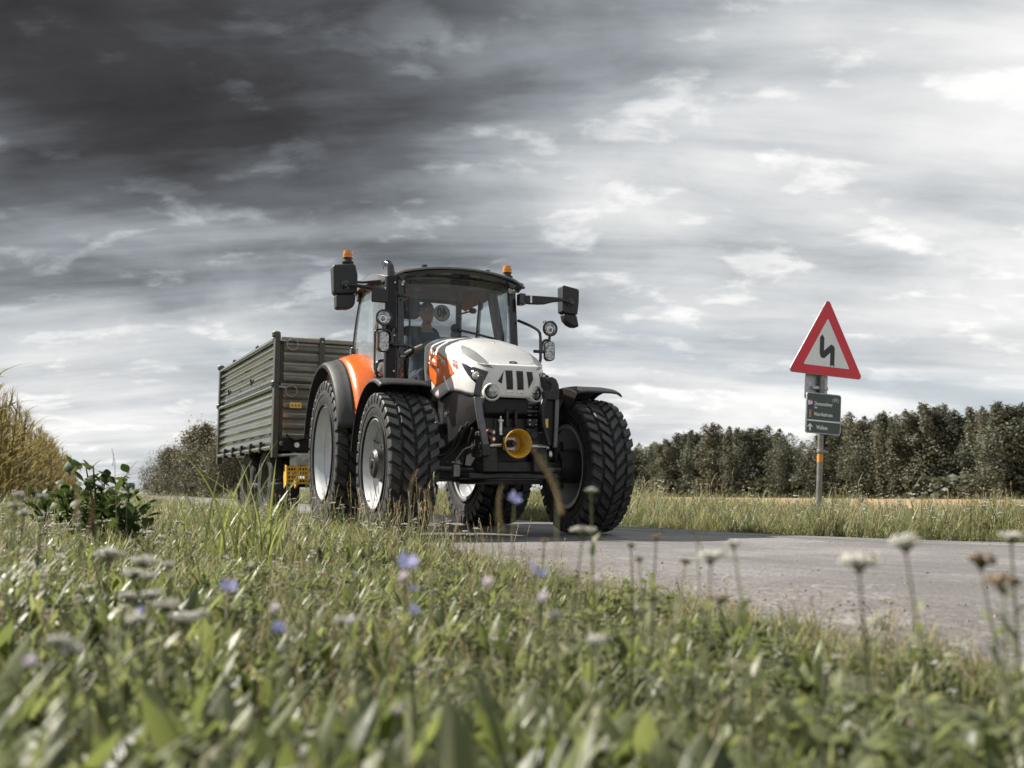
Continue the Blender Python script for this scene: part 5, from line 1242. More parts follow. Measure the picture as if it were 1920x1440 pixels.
for (x, y, z, bracket) in ((-1.3, -1.10, 2.70, True), (-1.3, .643, 2.69, False)):
    mb = MB(); mb.lathe([(0, -.02), (.045, -.02), (.06, .0), (.06, .012), (.042, .02), (.040, .045), (.052, .05), (0, .05)], (x, y, z), (0, 0, 1), 24); bc = mb.build('beacon', M['black_plastic'], TR)
    mb = MB(); mb.lathe([(.050, .05), (.051, .06), (.047, .11), (.044, .122), (0, .128)], (x, y, z), (0, 0, 1), 24); mb.build('beacon_dome', M['amber'], bc)
    mb = MB(); mb.lathe([(.02, .05), (.02, .10), (0, .105)], (x, y, z), (0, 0, 1), 12); mb.lathe([(.0525, .082), (.0525, .087)], (x, y, z), (0, 0, 1), 24); mb.build('beacon_bulb', M['yellow_shield'], bc)
    mb = MB()
    if bracket: mb.tube([(x, y, z - .02), (x, y, z - .16), (x + .02, y + .12, z - .20), (x + .02, -.70, z - .15)], .014, 8, round_=.05)
    else: mb.cyl((x, y, z - .02), (x, y, z - .08), .02, n=10)
    mb.build('beacon_stem', M['gloss_black'], bc)

# cab floor, rear wall, interior
mb = MB(); mb.span((-2.55, -.55, 1.02), (-1.0, .55, 1.10)); mb.span((-2.60, -.52, 1.08), (-2.48, .52, 1.62)); mb.span((-1.12, -.58, 1.02), (-1.02, .58, 1.30)); mb.build('cab_floor', M['black_plastic'], TR, bev=.02)
sheet('rear_window', [[Vector((-2.53 + .13 * (z - 1.6), y, z)) for y in (-.46, -.23, 0, .23, .46)] for z in (1.62, 1.9, 2.2, 2.58)], M['windscreen_glass'], .005)
mb = MB()
for z in (1.62, 2.585): mb.cyl((-2.53 + .13 * (z - 1.6), -.46, z), (-2.53 + .13 * (z - 1.6), .46, z), .022, n=8)
mb.build('rear_window_frame', M['black_plastic'], TR)
mb = MB(); mb.loft([[Vector((x, y0, z)) for x, z in ((-1.30, 1.08), (-1.05, 1.08), (-1.05, 1.72), (-1.22, 1.80), (-1.30, 1.70))] for y0 in (-.17, .17)]); mb.build('dashboard', M['black_plastic'], TR, bev=.03)
mb = MB(); mb.tube([(-1.24, 0.02, 1.60), (-1.36, 0.02, 1.86)], .035, 12); col = mb.build('steering_column', M['black_plastic'], TR)
sw_c, sw_n = Vector((-1.385, .02, 1.90)), Vector((-.42, 0, .91)).normalized()
x, y, _ = frame_of(sw_n); mb = MB(); mb.tube([sw_c + (x * cos(a) + y * sin(a)) * .195 for a in [2 * pi * k / 32 for k in range(33)]], .014, 8)
for a in (0.5, 2.6, 4.7): mb.tube([sw_c, sw_c + (x * cos(a) + y * sin(a)) * .19], .012, 6)
mb.ball(sw_c, .045, 6); mb.build('steering_wheel', M['black_plastic'], col)
mb = MB(); mb.prism(rrect(.48, .48, .08), 0, .14, Matrix.Translation((-1.86, -.09, 1.45))); st = mb.build('seat', M['seat_cloth'], TR, bev=.04)
mb = MB(); mb.prism(rrect(.46, .62, .1), -.06, .06, basis((-2.10, -.09, 1.92), (0, 1, 0), (-.14, 0, 1))); mb.build('backrest', M['seat_cloth'], st, bev=.03)
mb = MB(); mb.prism(rrect(.24, .20, .06), -.05, .04, basis((-2.14, -.20, 2.42), (0, 1, 0), (-.1, 0, 1))); mb.cyl((-2.14, -.20, 2.2), (-2.14, -.20, 2.35), .012, n=8); mb.build('headrest', M['seat_cloth'], st, bev=.02)
mb = MB(); mb.span((-1.94, -.2, 1.10), (-1.78, .02, 1.46)); mb.build('seat_post', M['black_plastic'], st, bev=.02)
mb = MB(); mb.prism(rrect(.20, .55, .05), 0, .2, Matrix.Translation((-1.75, .42, 1.45))); mb.build('console', M['black_plastic'], TR, bev=.02)
mb = MB(); mb.tube([(-1.55, .20, 1.62), (-1.55, .19, 2.22)], .009, 8); mb.ball((-1.55, .19, 2.25), .026, 6); mb.build('gear_lever', M['black_plastic'], TR)
mb = MB(); mb.ball((-2.0, .50, 2.43), (.03, .05, .035), 6); mb.tube([(-2.38, .47, 2.45), (-2.0, .5, 2.43)], .01, 6); mb.build('cab_fan', M['black_plastic'], TR)
mb = MB(); mb.prism(rrect(.2, .09, .02), 0, .02, basis((-1.22, .08, 2.55), (0, 1, 0), (-.3, 0, 1))); mb.cyl((-1.22, .08, 2.59), (-1.22, .08, 2.65), .01, n=6); mb.build('interior_mirror', M['black_plastic'], TR, bev=.008)
mb = MB(); mb.prism(rrect(.14, .12, .02), 0, .03, basis((-1.18, -.42, 2.49), (0, 1, 0), (0, 0, 1))); mb.build('radio', M['black_plastic'], TR, bev=.01)
# round black screen holder at the foot of the windscreen, wiper
mb = MB(); mb.lathe([(.0, -.02), (.045, -.02), (.05, .0), (.042, .02), (.016, .026), (0, .03)], (-1.0, -.045, 2.045), (1, 0, 0), 24); mb.prism(rrect(.09, .09, .02), -.02, .02, basis((-1.01, -.04, 1.975), (0, 1, 0), (0, 0, 1))); mb.build('wiper_motor', M['black_plastic'], TR, bev=.004)
mb = MB(); mb.tube([(-.965, -.02, 2.03), (-.955, .12, 2.005), (-.965, .40, 1.955)], .012, 8); mb.tube([(-.955, .19, 2.03), (-.955, .185, 1.975)], .009, 6); mb.build('wiper', M['gloss_black'], TR)
# speed disc on the rear window, read from behind
B = basis((-2.40, .262, 2.452), (0, -1, 0), (0, 0, 1))
mb = MB(); mb.lathe([(0, -.002), (.098, -.002), (.098, .002), (0, .002)], (-2.40, .262, 2.452), (1, 0, 0), 36); dk = mb.build('speed_disc', M['sign_white'], TR)
me = text_mesh('40', .15, 'CENTER', .004, .002)
for v in me.vertices: v.co = B @ Vector((v.co.x * .8, v.co.y, v.co.z))
me.materials.append(M['sign_black']); o = link('lettering', me, dk); o.location = (.004, 0, 0)
mb = MB(); mb.lathe([(.090, .002), (.098, .0035), (.098, -.0035), (.09, -.002)], (-2.40, .262, 2.452), (1, 0, 0), 36); mb.build('disc_edge', M['sign_black'], dk)
# rear hitch
mb = MB(); mb.span((-3.02, -.09, .48), (-2.55, .09, .60)); mb.span((-3.12, -.05, .44), (-3.0, .05, .66)); mb.build('tow_hitch', M['cast_iron'], TR, bev=.015)

# ------------------------------------------------------------------ driver
def driver():
    D = empty('person', (0, 0, 0)); D.matrix_world = TR.matrix_basis.copy(); D.location = TR.matrix_basis @ Vector((-1.86, -.09, 1.59))
    D.rotation_euler = (0, 0, YAW - pi / 2)
    O = Vector((-1.86, -.09, 1.59))
    P = lambda *a: Vector(a) - O
    mb = MB()
    def limb(pts, rs): mb.tube([p for p in pts], rs, 12); [mb.ball(p, r * .98, 6) for p, r in zip(pts, rs)]
    # torso as a loft of ellipses
    rings = []
    for x, z, ry, rx in ((-1.90, 1.56, .17, .13), (-1.90, 1.66, .175, .135), (-1.89, 1.80, .165, .12), (-1.87, 1.94, .185, .125), (-1.85, 2.04, .20, .115), (-1.84, 2.10, .15, .09), (-1.82, 2.14, .075, .07)):
        rings.append([P(x + rx * cos(a), -.10 + ry * sin(a), z) for a in [2 * pi * k / 24 for k in range(24)]])
    mb.loft(rings)
    limb([P(-1.82, -.10, 2.10), P(-1.80, -.105, 2.20)], [.062, .058])
    # head: skull, jaw, nose, ears
    mb.ball(P(-1.78, -.11, 2.335), (.098, .078, .105), 10); mb.ball(P(-1.755, -.108, 2.275), (.075, .062, .075), 8); mb.ball(P(-1.685, -.106, 2.315), (.022, .014, .026), 6); mb.ball(P(-1.70, -.106, 2.345), (.018, .012, .03), 6)
    for s in (-1, 1): mb.ball(P(-1.785, -.11 + s * .08, 2.32), (.02, .012, .033), 6)
    mb.ball(P(-1.695, -.107, 2.262), (.016, .028, .012), 6)
    # arms to the steering wheel, legs to the floor
    hands = [(Vector((-1.43, -.155, 1.93)), -1), (Vector((-1.33, .185, 1.985)), 1)]
    for h, s in hands:
        sh = P(-1.84, -.10 + s * .205, 2.03); el = P(-1.66, -.10 + s * .30, 1.82 if s < 0 else 1.88); w = h - O + Vector((-.07, 0, .03))
        limb([sh, sh.lerp(el, .5), el, el.lerp(w, .55), w], [.062, .054, .044, .040, .028])
        palm = h - O + Vector((-.02, 0, .025)); mb.ball(palm, (.045, .042, .020), 8); limb([w, palm], [.027, .026])
        for f in range(4):
            b = palm + Vector((.032, (f - 1.5) * .021, .004)); ln = (.030, .034, .032, .025)[f]
            limb([b, b + Vector((ln, 0, -.004)), b + Vector((ln * 1.15, 0, -.028)), b + Vector((ln * .5, 0, -.046))], [.0095, .009, .0085, .008])
        t = palm + Vector((-.01, -s * .036, -.004)); limb([t, t + Vector((.026, -s * .018, -.014)), t + Vector((.045, -s * .008, -.032))], [.0115, .0105, .009])
    for s in (-1, 1):
        hp = P(-1.88, -.10 + s * .09, 1.60); kn = P(-1.45, -.10 + s * .15, 1.62); an = P(-1.34, -.10 + s * .13, 1.20); limb([hp, hp.lerp(kn, .5), kn, kn.lerp(an, .4), an], [.095, .085, .062, .055, .042]); limb([an + Vector((-.04, 0, -.05)), an + Vector((.06, 0, -.055)), an + Vector((.15, 0, -.062))], [.042, .042, .032])
    me = mb.mesh('body', M['skin'], 0); o = link('body', me, D)
    q = o.modifiers.new('merge', 'REMESH'); q.mode = 'VOXEL'; q.voxel_size = .0075; q2 = o.modifiers.new('soft', 'SMOOTH'); q2.factor = .5; q2.iterations = 3
    m2 = bpy.data.meshes.new_from_object(o.evaluated_get(bpy.context.evaluated_depsgraph_get())); o.modifiers.clear(); o.data = m2; m2.name = 'body'
    m2.materials.clear(); [m2.materials.append(M[k]) for k in ('skin', 'shirt', 'trousers', 'black_plastic')]
    for p in m2.polygons:
        c = p.center + O; p.use_smooth = True
        if c.z < 1.20: p.material_index = 3
        elif c.z < 1.70 and c.x > -2.1 and c.z < 1.72: p.material_index = 2
        elif c.z < 2.145 and c.x < -1.62 and not (c.z > 2.11 and abs(c.y + .1) < .07): p.material_index = 1
        else: p.material_index = 0
    mb = MB(); n = 10
    rings = []
    for i in range(1, 8):
        t = pi * (1 - i / 14 * 1.0) ; z = -cos(t)
    hb = MB(); hb.ball(P(-1.79, -.11, 2.352), (.103, .083, .102), 12)
    hm = hb.mesh('hair', M['hair'], 60); bm = bmesh.new(); bm.from_mesh(hm)
    bmesh.ops.delete(bm, geom=[v for v in bm.verts if (v.co.z + O.z) < 2.355 - .9 * ((-1.79) - (v.co.x + O.x)) * (1 if v.co.x + O.x < -1.79 else 0) - (0 if v.co.x + O.x < -1.79 else -.55 * (v.co.x + O.x + 1.79))], context='VERTS'); bm.to_mesh(hm); bm.free()
    link('hair', hm, D)
    gb = MB()
    for s in (-1, 1): gb.prism(rrect(.052, .034, .012), 0, .006, basis(P(-1.69, -.108 + s * .034, 2.345), (s * -.18, 1, 0), (0, 0, 1))); gb.tube([P(-1.70, -.108 + s * .06, 2.35), P(-1.78, -.11 + s * .082, 2.348)], .003, 6)
    gb.build('sunglasses', M['gloss_black'], D)
    tag(D, 'driver in dark T-shirt and sunglasses holding the steering wheel in the tractor cab', 'person')
driver()

# ------------------------------------------------------------------ trailer (local: x forward, y left, origin on the road under the front wall)
TY = radians(25.5); tf = Vector((sin(TY), -cos(TY), 0)); tl_ = Vector((cos(TY), sin(TY), 0))
TW, TL, Z0, Z1, Z2 = 1.20, 4.40, .97, 1.815, 2.455
tp = Vector((-3.158, 13.57, .02)) + tl_ * TW
TE = empty('tipping_trailer', tp, TY - pi / 2); tag(TE, 'olive green two-tier tipping trailer hitched behind the tractor', 'trailer')
def plank_mesh(L, h, out):
    """sawtooth board, length along x, its upper face tilted to the sky"""
    sec = [(-.01, 0), (.004, 0), (.004, .06 * h), (.040, .32 * h), (.040, .40 * h), (.010, .90 * h), (.004, .93 * h), (.004, h - .004), (-.01, h - .004)]
    mb = MB(); mb.loft([[Vector((x, out * a, b)) for a, b in sec] for x in (0, L)]); return mb.mesh('board', M['trailer_green'], 25)
def walls():
    for s in (-1, 1):
        y = s * TW
        for (za, zb, n) in ((Z0 + .03, Z1 - .06, 6), (Z1 + .03, Z2 - .07, 5)):
            h = (zb - za) / n; me = plank_mesh(TL - .24, h, s)
            for k in range(n): link('side_board', me, TE, (-TL + .12, y - s * .03, za + k * h))
        for x in (-.06, -TL + .06):
            for (za, zb) in ((Z0 - .14, Z1), (Z1 + .012, Z2 + .03)):
                mb = MB(); mb.span((x - .06, y - s * .05, za), (x + .06, y + s * .025, zb)); mb.build('corner_post', M['trailer_frame'], TE, bev=.008)
                mb = MB(); mb.lathe([(.05, -.03), (.058, -.02), (.058, .03), (.045, .045), (0, .05)], (x, y, zb + .0), (0, 0, 1), 16); mb.build('post_head', M['trailer_frame'], TE)
        for z in (Z1 - .03, Z2 - .03):
            mb = MB(); mb.tube([(-.12, y + s * .005, z), (-TL + .12, y + s * .005, z)], .03, 12); mb.build('side_rail', M['trailer_green'], TE)
        mb = MB(); mb.tube([(-.12, y, Z0), (-TL + .12, y, Z0)], .035, 12); mb.build('side_rail', M['trailer_green'], TE)
        for x in (-.75, -1.45, -2.15, -2.85, -3.55):
            mb = MB(); mb.prism([(-.03, -.07), (.03, -.07), (.03, .05), (.0, .09), (-.03, .05)], -.02, .05, basis((x, y, Z0 + .01), (1, 0, 0), (0, 0, 1)) if s < 0 else basis((x, y, Z0 + .01), (-1, 0, 0), (0, 0, 1))); mb.build('drop_hinge', M['gloss_black'], TE, bev=.006)
        for x in (-1.35, -3.15):
            mb = MB(); mb.tube([(x - .06, y + s * .05, Z1 + .12), (x, y + s * .075, Z1 + .18), (x + .03, y + s * .07, Z1 + .10), (x + .09, y + s * .05, Z1 + .16)], .013, 8); mb.build('latch', M['gloss_black'], TE)
        for x in (-1.3, -3.1):
            mb = MB(); mb.ball((x, y, Z2 + .012), .03, 6); mb.cyl((x, y, Z2 - .02), (x, y, Z2), .014, n=8); mb.build('rail_knob', M['gloss_black'], TE)
        mb = MB(); mb.span((-TL + .1, y - s * .035, Z0 + .03), (-.1, y - s * .045, Z2 - .04)); mb.build('side_sheet', M['trailer_frame'], TE)
        # ring pins at the front corner
        for z in (Z1 - .04, Z2 - .05):
            for x, d in ((.0, 1), (-TL, -1)):
                mb = MB(); cc = Vector((x + d * .03, y - s * .20 if d > 0 else y - s * .2, z - .05)); mb.tube([cc + Vector((d * .012, .075 * cos(a), .075 * sin(a))) for a in [2 * pi * k / 20 for k in range(21)]], .006, 6); mb.cyl(cc + Vector((0, s * .075, .04)), cc + Vector((0, s * .17, .05)), .012, n=8); mb.build('ring_pin', M['galvanised'], TE)
    for xf, d, nm in ((0, 1, 'front_board'), (-TL, -1, 'rear_board')):
        for (za, zb, n) in ((Z0 + .10, Z1 - .06, 5), (Z1 + .03, Z2 - .06, 4)):
            h = (zb - za) / n; mb = MB(); sec = [(0, 0), (.006, 0), (.035, .2 * h), (.035, .5 * h), (.010, .72 * h), (.006, h - .004), (0, h - .004)]
            mb.loft([[Vector((d * a, y, b)) for a, b in sec] for y in (-TW + .1, TW - .1)]); me = mb.mesh('board', M['trailer_green'], 25)
            for k in range(n): link(nm, me, TE, (xf - d * .03, 0, za + k * h))
        mb = MB(); mb.span((xf - d * .035, -TW + .06, Z0 + .03), (xf - d * .045, TW - .06, Z2 - .03)); mb.build('end_sheet', M['trailer_frame'], TE)
        for z in (Z1 - .02, Z2 - .03, Z0 + .05):
            mb = MB(); mb.span((xf - d * .03, -TW + .06, z - .03), (xf + d * .022, TW - .06, z + .03)); mb.build('end_rail', M['trailer_green'], TE, bev=.012)
        for y in (-.59, 0, .59):
            mb = MB(); mb.span((xf - d * .02, y - .035, Z1 + .01), (xf + d * .03, y + .035, Z2 + .02)); p = mb.build('end_post', M['trailer_frame'], TE, bev=.006)
            mb = MB(); mb.cyl((xf + d * .03, y, Z2 - .04), (xf + d * .04, y, Z2 - .04), .014, n=8); mb.build('bolt', M['bright_steel'], p)
    mb = MB(); mb.prism(rrect(.16, .075, .008), .0, .004, basis((.012 + .025, -TW + .26, 1.535), (0, 1, 0), (0, 0, 1))); stk = mb.build('warning_sticker', M['sticker_yellow'], TE)
    for a in (-.045, .0, .045):
        mb = MB(); mb.prism([(a - .014, -.016), (a + .014, -.016), (a, .014)], .004, .006, basis((.037, -TW + .26, 1.535), (0, 1, 0), (0, 0, 1))); mb.build('sticker_sign', M['sign_black'], stk)
    # floor, chassis, drawbar
    mb = MB(); mb.span((-TL + .05, -TW + .06, Z0 - .02), (-.05, TW - .06, Z0 + .03)); mb.build('floor', M['trailer_frame'], TE)
    mb = MB(); mb.span((-.04, -TW + .1, Z0 - .05), (.035, TW - .1, Z0 + .10)); mb.build('front_sill', M['black_paint'], TE, bev=.01)
    mb = MB(); mb.lathe([(0, .0), (.035, .0), (.035, .01), (0, .012)], (.036, -TW + .29, Z0 + .03), (1, 0, 0), 20); mb.build('white_reflector', M['white_film'], TE)
    mb = MB(); mb.tube([(.045, -TW + .14, Z0 + .17), (.05, -TW + .25, Z0 + .10), (.05, -TW + .42, Z0 + .14), (.045, -TW + .55, Z0 + .05)], .018, 8, round_=.05); mb.build('brake_hose', M['gloss_black'], TE)
    for y in (-.42, .42):
        mb = MB(); mb.span((-TL + .2, y - .05, .62), (-.05, y + .05, .92)); mb.build('chassis_beam', M['trailer_frame'], TE, bev=.012)
    mb = MB(); mb.loft([[Vector((x, y, z)) for y, z in ((-w, z0), (w, z0), (w, z1), (-w, z1))] for x, w, z0, z1 in ((-.06, .98, .60, .90), (.04, .95, .62, .90), (.07, .90, .70, .88))]); mb.build('front_panel', M['galvanised'], TE, bev=.01)
    hw = TR.matrix_basis @ Vector((-3.06, 0, .56)); inv = (Matrix.Translation(tp) @ Matrix.Rotation(TY - pi / 2, 4, 'Z')).inverted(); h = inv @ hw
    for y in (-.4, .4):
        mb = MB(); mb.tube([(-.2, y, .62), (.3, y * .9, .56), (h.x - .1, h.y + y * .1, h.z)], .05, 10); mb.build('drawbar', M['black_paint'], TE)
    mb = MB(); mb.lathe([(.03, -.02), (.07, -.02), (.07, .02), (.03, .02), (.03, -.02)], h, (0, 0, 1), 20); mb.build('tow_eye', M['cast_iron'], TE)
    mb = MB(); mb.tube([(-.3, -1.1, .84), (-.1, -1.18, .86), (.06, -1.1, .86), (.10, -.92, .87)], .02, 8); mb.build('light_bar', M['galvanised'], TE)
    for x in (-1.05, -2.35):
        mb = MB(); mb.cyl((x, -.8, .50), (x, .8, .50), .06, n=12); mb.build('axle', M['cast_iron'], TE)
        for s in (-1, 1):
            c = Vector((x, s * .93, .50)); mb = MB(); mb.lathe([(.29, -.16), (.36, -.18), (.46, -.17), (.495, -.12), (.50, 0), (.495, .12), (.46, .17), (.36, .18), (.29, .16)], c, (0, 1, 0), 40); t = mb.build('tyre', M['rubber'], TE)
            mb = MB(); mb.lathe([(.30, s * -.15), (.30, s * .15), (.27, s * .14), (.25, s * .05), (.12, s * .04), (.11, s * .10), (0, s * .10)], c, (0, 1, 0), 32); mb.build('rim', M['trailer_frame'], TE)
            tb = MB()
            for k in range(36):
                for sg in (-1, 1):
                    a = 2 * pi * (k + (.5 if sg > 0 else 0)) / 36; p = c + Vector((.500 * cos(a), sg * .075, .500 * sin(a))); tb.box(p, (.035, .13, .05), Matrix.Rotation(-a, 3, 'Y') @ Matrix.Rotation(sg * .4, 3, 'X'))
            tag(tb.build('tread', M['rubber_tread'], t, 30), kind='stuff')
            mb = MB(); mb.lathe([(.575, -.20), (.585, 0), (.575, .20)], c, (0, 1, 0), 20, 0, pi, ref=(1, 0, 0)); mb.build('wheel_arch', M['black_plastic'], TE, solid=.01)
walls()
def chocks():
    for y, lab in ((-TW + .14, 'outer'), (-TW + .29, 'inner')):
        o = empty('wheel_chock', TE.matrix_basis @ Vector((.13, y + .06, .42)), TY - pi / 2)
        B = basis((0, 0, 0), (1, 0, .0), (0, 0, 1))
        for yy in (-.075, .065):
            mb = MB(); mb.prism([(-.05, .0), (.10, .06), (.06, .30), (-.05, .32), (-.09, .15)], yy - .006, yy + .006, Matrix(((1, 0, 0, 0), (0, 0, 1, 0), (0, 1, 0, 0), (0, 0, 0, 1)))); mb.build('side_plate', M['chock_yellow'], o, bev=.004)
        for k in range(5):
            mb = MB(); t = k / 4; mb.box((.10 - .04 * t, -.005, .07 + .21 * t), (.012, .13, .022)); mb.build('rung', M['chock_yellow'], o, bev=.003)
        for j in range(4):
            mb = MB(); yy = -.06 + .037 * j; mb.tube([(.103, yy, .06), (.063, yy, .29)], .006, 6); mb.build('upright', M['chock_yellow'], o)
        mb = MB(); mb.span((-.10, -.05, .22), (-.04, .05, .30)); mb.build('holder', M['gloss_black'], o)
        tag(o, 'yellow perforated wheel chock hanging %s' % ('nearest the trailer wheel' if lab == 'outer' else 'nearest the tractor rear tyre'), 'wheel chock', 'wheel chocks on the trailer front')
chocks()
def load():
    R = random.Random(3); mb = MB(); inv = TE.matrix_basis
    def zh(x, y): return Z2 - .03 + .13 * (1 - (y / TW) ** 2) * (1 - ((x + TL / 2) / (TL / 2 + .01)) ** 4) + .02 * mnoise.noise(Vector((x * 3, y * 3, 0)))
    n = 24; xs = [-TL + .1 + (TL - .2) * i / n for i in range(n + 1)]; ys = [-TW + .07 + (2 * TW - .14) * i / n for i in range(n + 1)]
    mb.add([(x, y, zh(x, y)) for x in xs for y in ys], [(i * (n + 1) + j, (i + 1) * (n + 1) + j, (i + 1) * (n + 1) + j + 1, i * (n + 1) + j + 1) for i in range(n) for j in range(n)])
    for k in range(5000):
        x, y = -R.random() ** 2 * TL * .9 - .1, R.uniform(-TW + .08, TW - .08); s = R.uniform(.010, .022); q = Matrix.Rotation(R.uniform(0, 3), 3, 'Z') @ Matrix.Rotation(R.uniform(-.9, .9), 3, 'X'); mb.box((x, y, zh(x, y) + s * .5), (s, s * 1.6, s * .7), q)
    o = mb.build('maize_load', M['maize_grain'], None, 0); o.matrix_world = inv; o.location = tp; o.rotation_euler = (0, 0, TY - pi / 2)
    tag(o, 'heaped pale maize kernels filling the trailer', 'grain', kind='stuff')
load()

# ------------------------------------------------------------------ road sign
def sign():
    S = empty('road_sign', (3.417, 11.418, -.05))
    S.matrix_basis = Matrix.Translation((3.417, 11.418, -.05)) @ Matrix.Rotation(radians(3.3), 4, 'Y') @ Matrix.Rotation(radians(21.56), 4, 'Z')
    tag(S, 'roadside post with red triangular bend warning and dark green cycle route board', 'road sign')
    g = .035
    mb = MB(); mb.cyl((0, .03, -.1), (0, .03, 2.50 + g), .031, n=16); mb.lathe([(.033, 0), (.030, .015), (0, .02)], (0, .03, 2.50 + g), (0, 0, 1), 14); mb.build('post', M['pole_steel'], S)
    F = basis((0, 0, 0), (1, 0, 0), (0, 0, 1))   # local z points to -y (front)
    def tri(side, cz, r, n=5):
        h = side * sqrt(3) / 2; c = [(-side / 2, -h / 3), (side / 2, -h / 3), (0, 2 * h / 3)]; out = []
        for i, (x, y) in enumerate(c):
            a0 = [-pi / 2 - 2 * pi / 3, -pi / 2, pi / 6][i]; l = hypot(x, y); k = (l - 2 * r) / l
            for j in range(n + 1): a = a0 + 2 * pi / 3 * j / n; out.append((.019 + x * k + r * cos(a), cz + y * k + r * sin(a)))
        return out
    cz = 2.0715; tx = .019
    mb = MB(); mb.prism(tri(1.03, cz, .035), -.004, .012, F); tr = mb.build('warning_triangle', M['galvanised'], S, bev=.003)
    mb = MB(); mb.prism(tri(1.013, cz, .031), .012, .014, F); mb.build('red_border', M['sign_red'], tr)
    mb = MB(); mb.prism(tri(.635, cz - .010, .008, 2), .014, .016, F); mb.build('white_field', M['sign_white'], tr)
    # double bend arrow: tail right, up, back to the left, up
    arrow = [(.075, -.165), (.075, .055), (.055, .085), (.022, .095), (-.075, .012), (-.075, .165), (-.105, .20), (-.135, .165), (-.135, -.02), (-.115, -.068), (-.07, -.075), (.015, .0), (.015, -.165), (.045, -.14)]
    mb = MB(); mb.prism([(x * .98 + .049, cz + y * .98 - .03) for x, y in arrow], .016, .018, F); mb.build('bend_arrow', M['sign_black'], tr)
    # plate of another sign facing away, behind the post
    mb = MB(); mb.prism(rrect(.31, .40, .03, 4, -.045, 1.70), -.085, -.075, F); bp = mb.build('rear_plate', M['galvanised'], S, bev=.002)
    for z in (1.60, 1.86):
        mb = MB(); mb.span((-.12, .032, z + g - .02), (.09, .085, z + g + .02)); mb.build('clamp', M['galvanised'], S, bev=.006)
    # cycle route board
    zc, hh, ww, xc = 1.342, .4575, .472, -.0017; dx_ = xc - .045
    mb = MB(); mb.prism(rrect(ww, hh, .03, 4, xc, zc), -.006, .016, F); bd = mb.build('route_board', M['galvanised'], S, bev=.003)
    mb = MB(); mb.prism(rrect(ww - .022, hh - .022, .022, 4, xc, zc), .016, .018, F); mb.build('board_face', M['sign_green'], bd)
    mb = MB(); zl = zc - .085; mb.prism(rrect(ww - .022, .016, .001, 1, xc, zl), .018, .0195, F); mb.build('divider', M['sign_letter'], bd)
    def put(txt, size, x, z, sx=.74, m='sign_letter'):
        me = text_mesh(txt, size, 'LEFT', .0012, .0006)
        for v in me.vertices: v.co = F @ Vector((x + dx_ + v.co.x * sx, z + v.co.y, .0196 + v.co.z))
        me.materials.append(M[m]); link('lettering', me, bd)
    put('Donauradweg', .058, -.088, zc + .105); put('Süd', .034, -.088, zc + .062); put('Most-Radroute', .055, -.088, zc - .012); put('Wallsee', .064, -.055, zc - .160)
    mb = MB(); mb.prism(rrect(.070, .085, .006, 2, -.145 + dx_, zc + .105), .018, .0195, F); lg = mb.build('route_logo', M['sign_blue'], bd)
    mb = MB(); mb.prism([(q + dx_, w) for q, w in ((-.176, zc + .085), (-.118, zc + .095), (-.118, zc + .138), (-.176, zc + .138))], .0195, .0205, F); mb.build('logo_white', M['sign_letter'], lg)
    mb = MB(); mb.prism([(q + dx_, w) for q, w in ((-.155, zc + .128), (-.118, zc + .132), (-.118, zc + .147), (-.165, zc + .147))], .0205, .0215, F); mb.build('logo_red', M['sign_red'], lg)
    me = text_mesh('1', .03, 'CENTER', 0, .0006)
    for v in me.vertices: v.co = F @ Vector((-.147 + dx_ + v.co.x, zc + .112 + v.co.y, .0216 + v.co.z))
    me.materials.append(M['sign_blue']); link('lettering', me, lg)
    mb = MB(); mb.prism(rrect(.028, .085, .002, 1, -.143 + dx_, zc - .01), .018, .0195, F); mb.build('route_mark', M['sign_tan'], bd)
    ar = [(-.012, -.045), (.012, -.045), (.012, .012), (.034, -.006), (.034, .012), (0, .046), (-.034, .012), (-.034, -.006), (-.012, .012)]
    mb = MB(); mb.prism([(x - .14 + dx_, zc - .160 + y * .9) for x, y in ar], .018, .0195, F); mb.build('arrow', M['sign_letter'], bd)
    mb = MB(); bx, bz = .20 + dx_, zc + .165
    for dx in (-.027, .027): mb.tube([F @ Vector((bx + dx + .018 * cos(a), bz - .008 + .018 * sin(a), .0195)) for a in [2 * pi * k / 20 for k in range(21)]], .0018, 5)
    for seg in (((-.027, -.008), (-.012, .014), (.018, .014), (.003, -.008), (-.012, .014)), ((-.027, -.008), (.003, -.008)), ((.027, -.008), (.014, .022), (.024, .024)), ((-.012, .014), (-.014, .020), (-.020, .020))): mb.tube([F @ Vector((bx + x, bz + y, .0195)) for x, y in seg], .0018, 5)
    mb.build('bicycle_symbol', M['sign_letter'], bd)
    mb = MB(); mb.lathe([(.032, -.018), (.040, -.018), (.040, .018), (.032, .018)], (0, .03, .92), (0, 0, 1), 18); mb.span((.03, .015, .907), (.105, .045, .933)); mb.build('clamp', M['pole_steel'], S, bev=.004)
    mb = MB(); mb.lathe([(.0325, .0), (.0325, .085)], (0, .03, .80), (0, 0, 1), 20); mb.build('orange_sticker', M['sign_orange'], S)
sign()

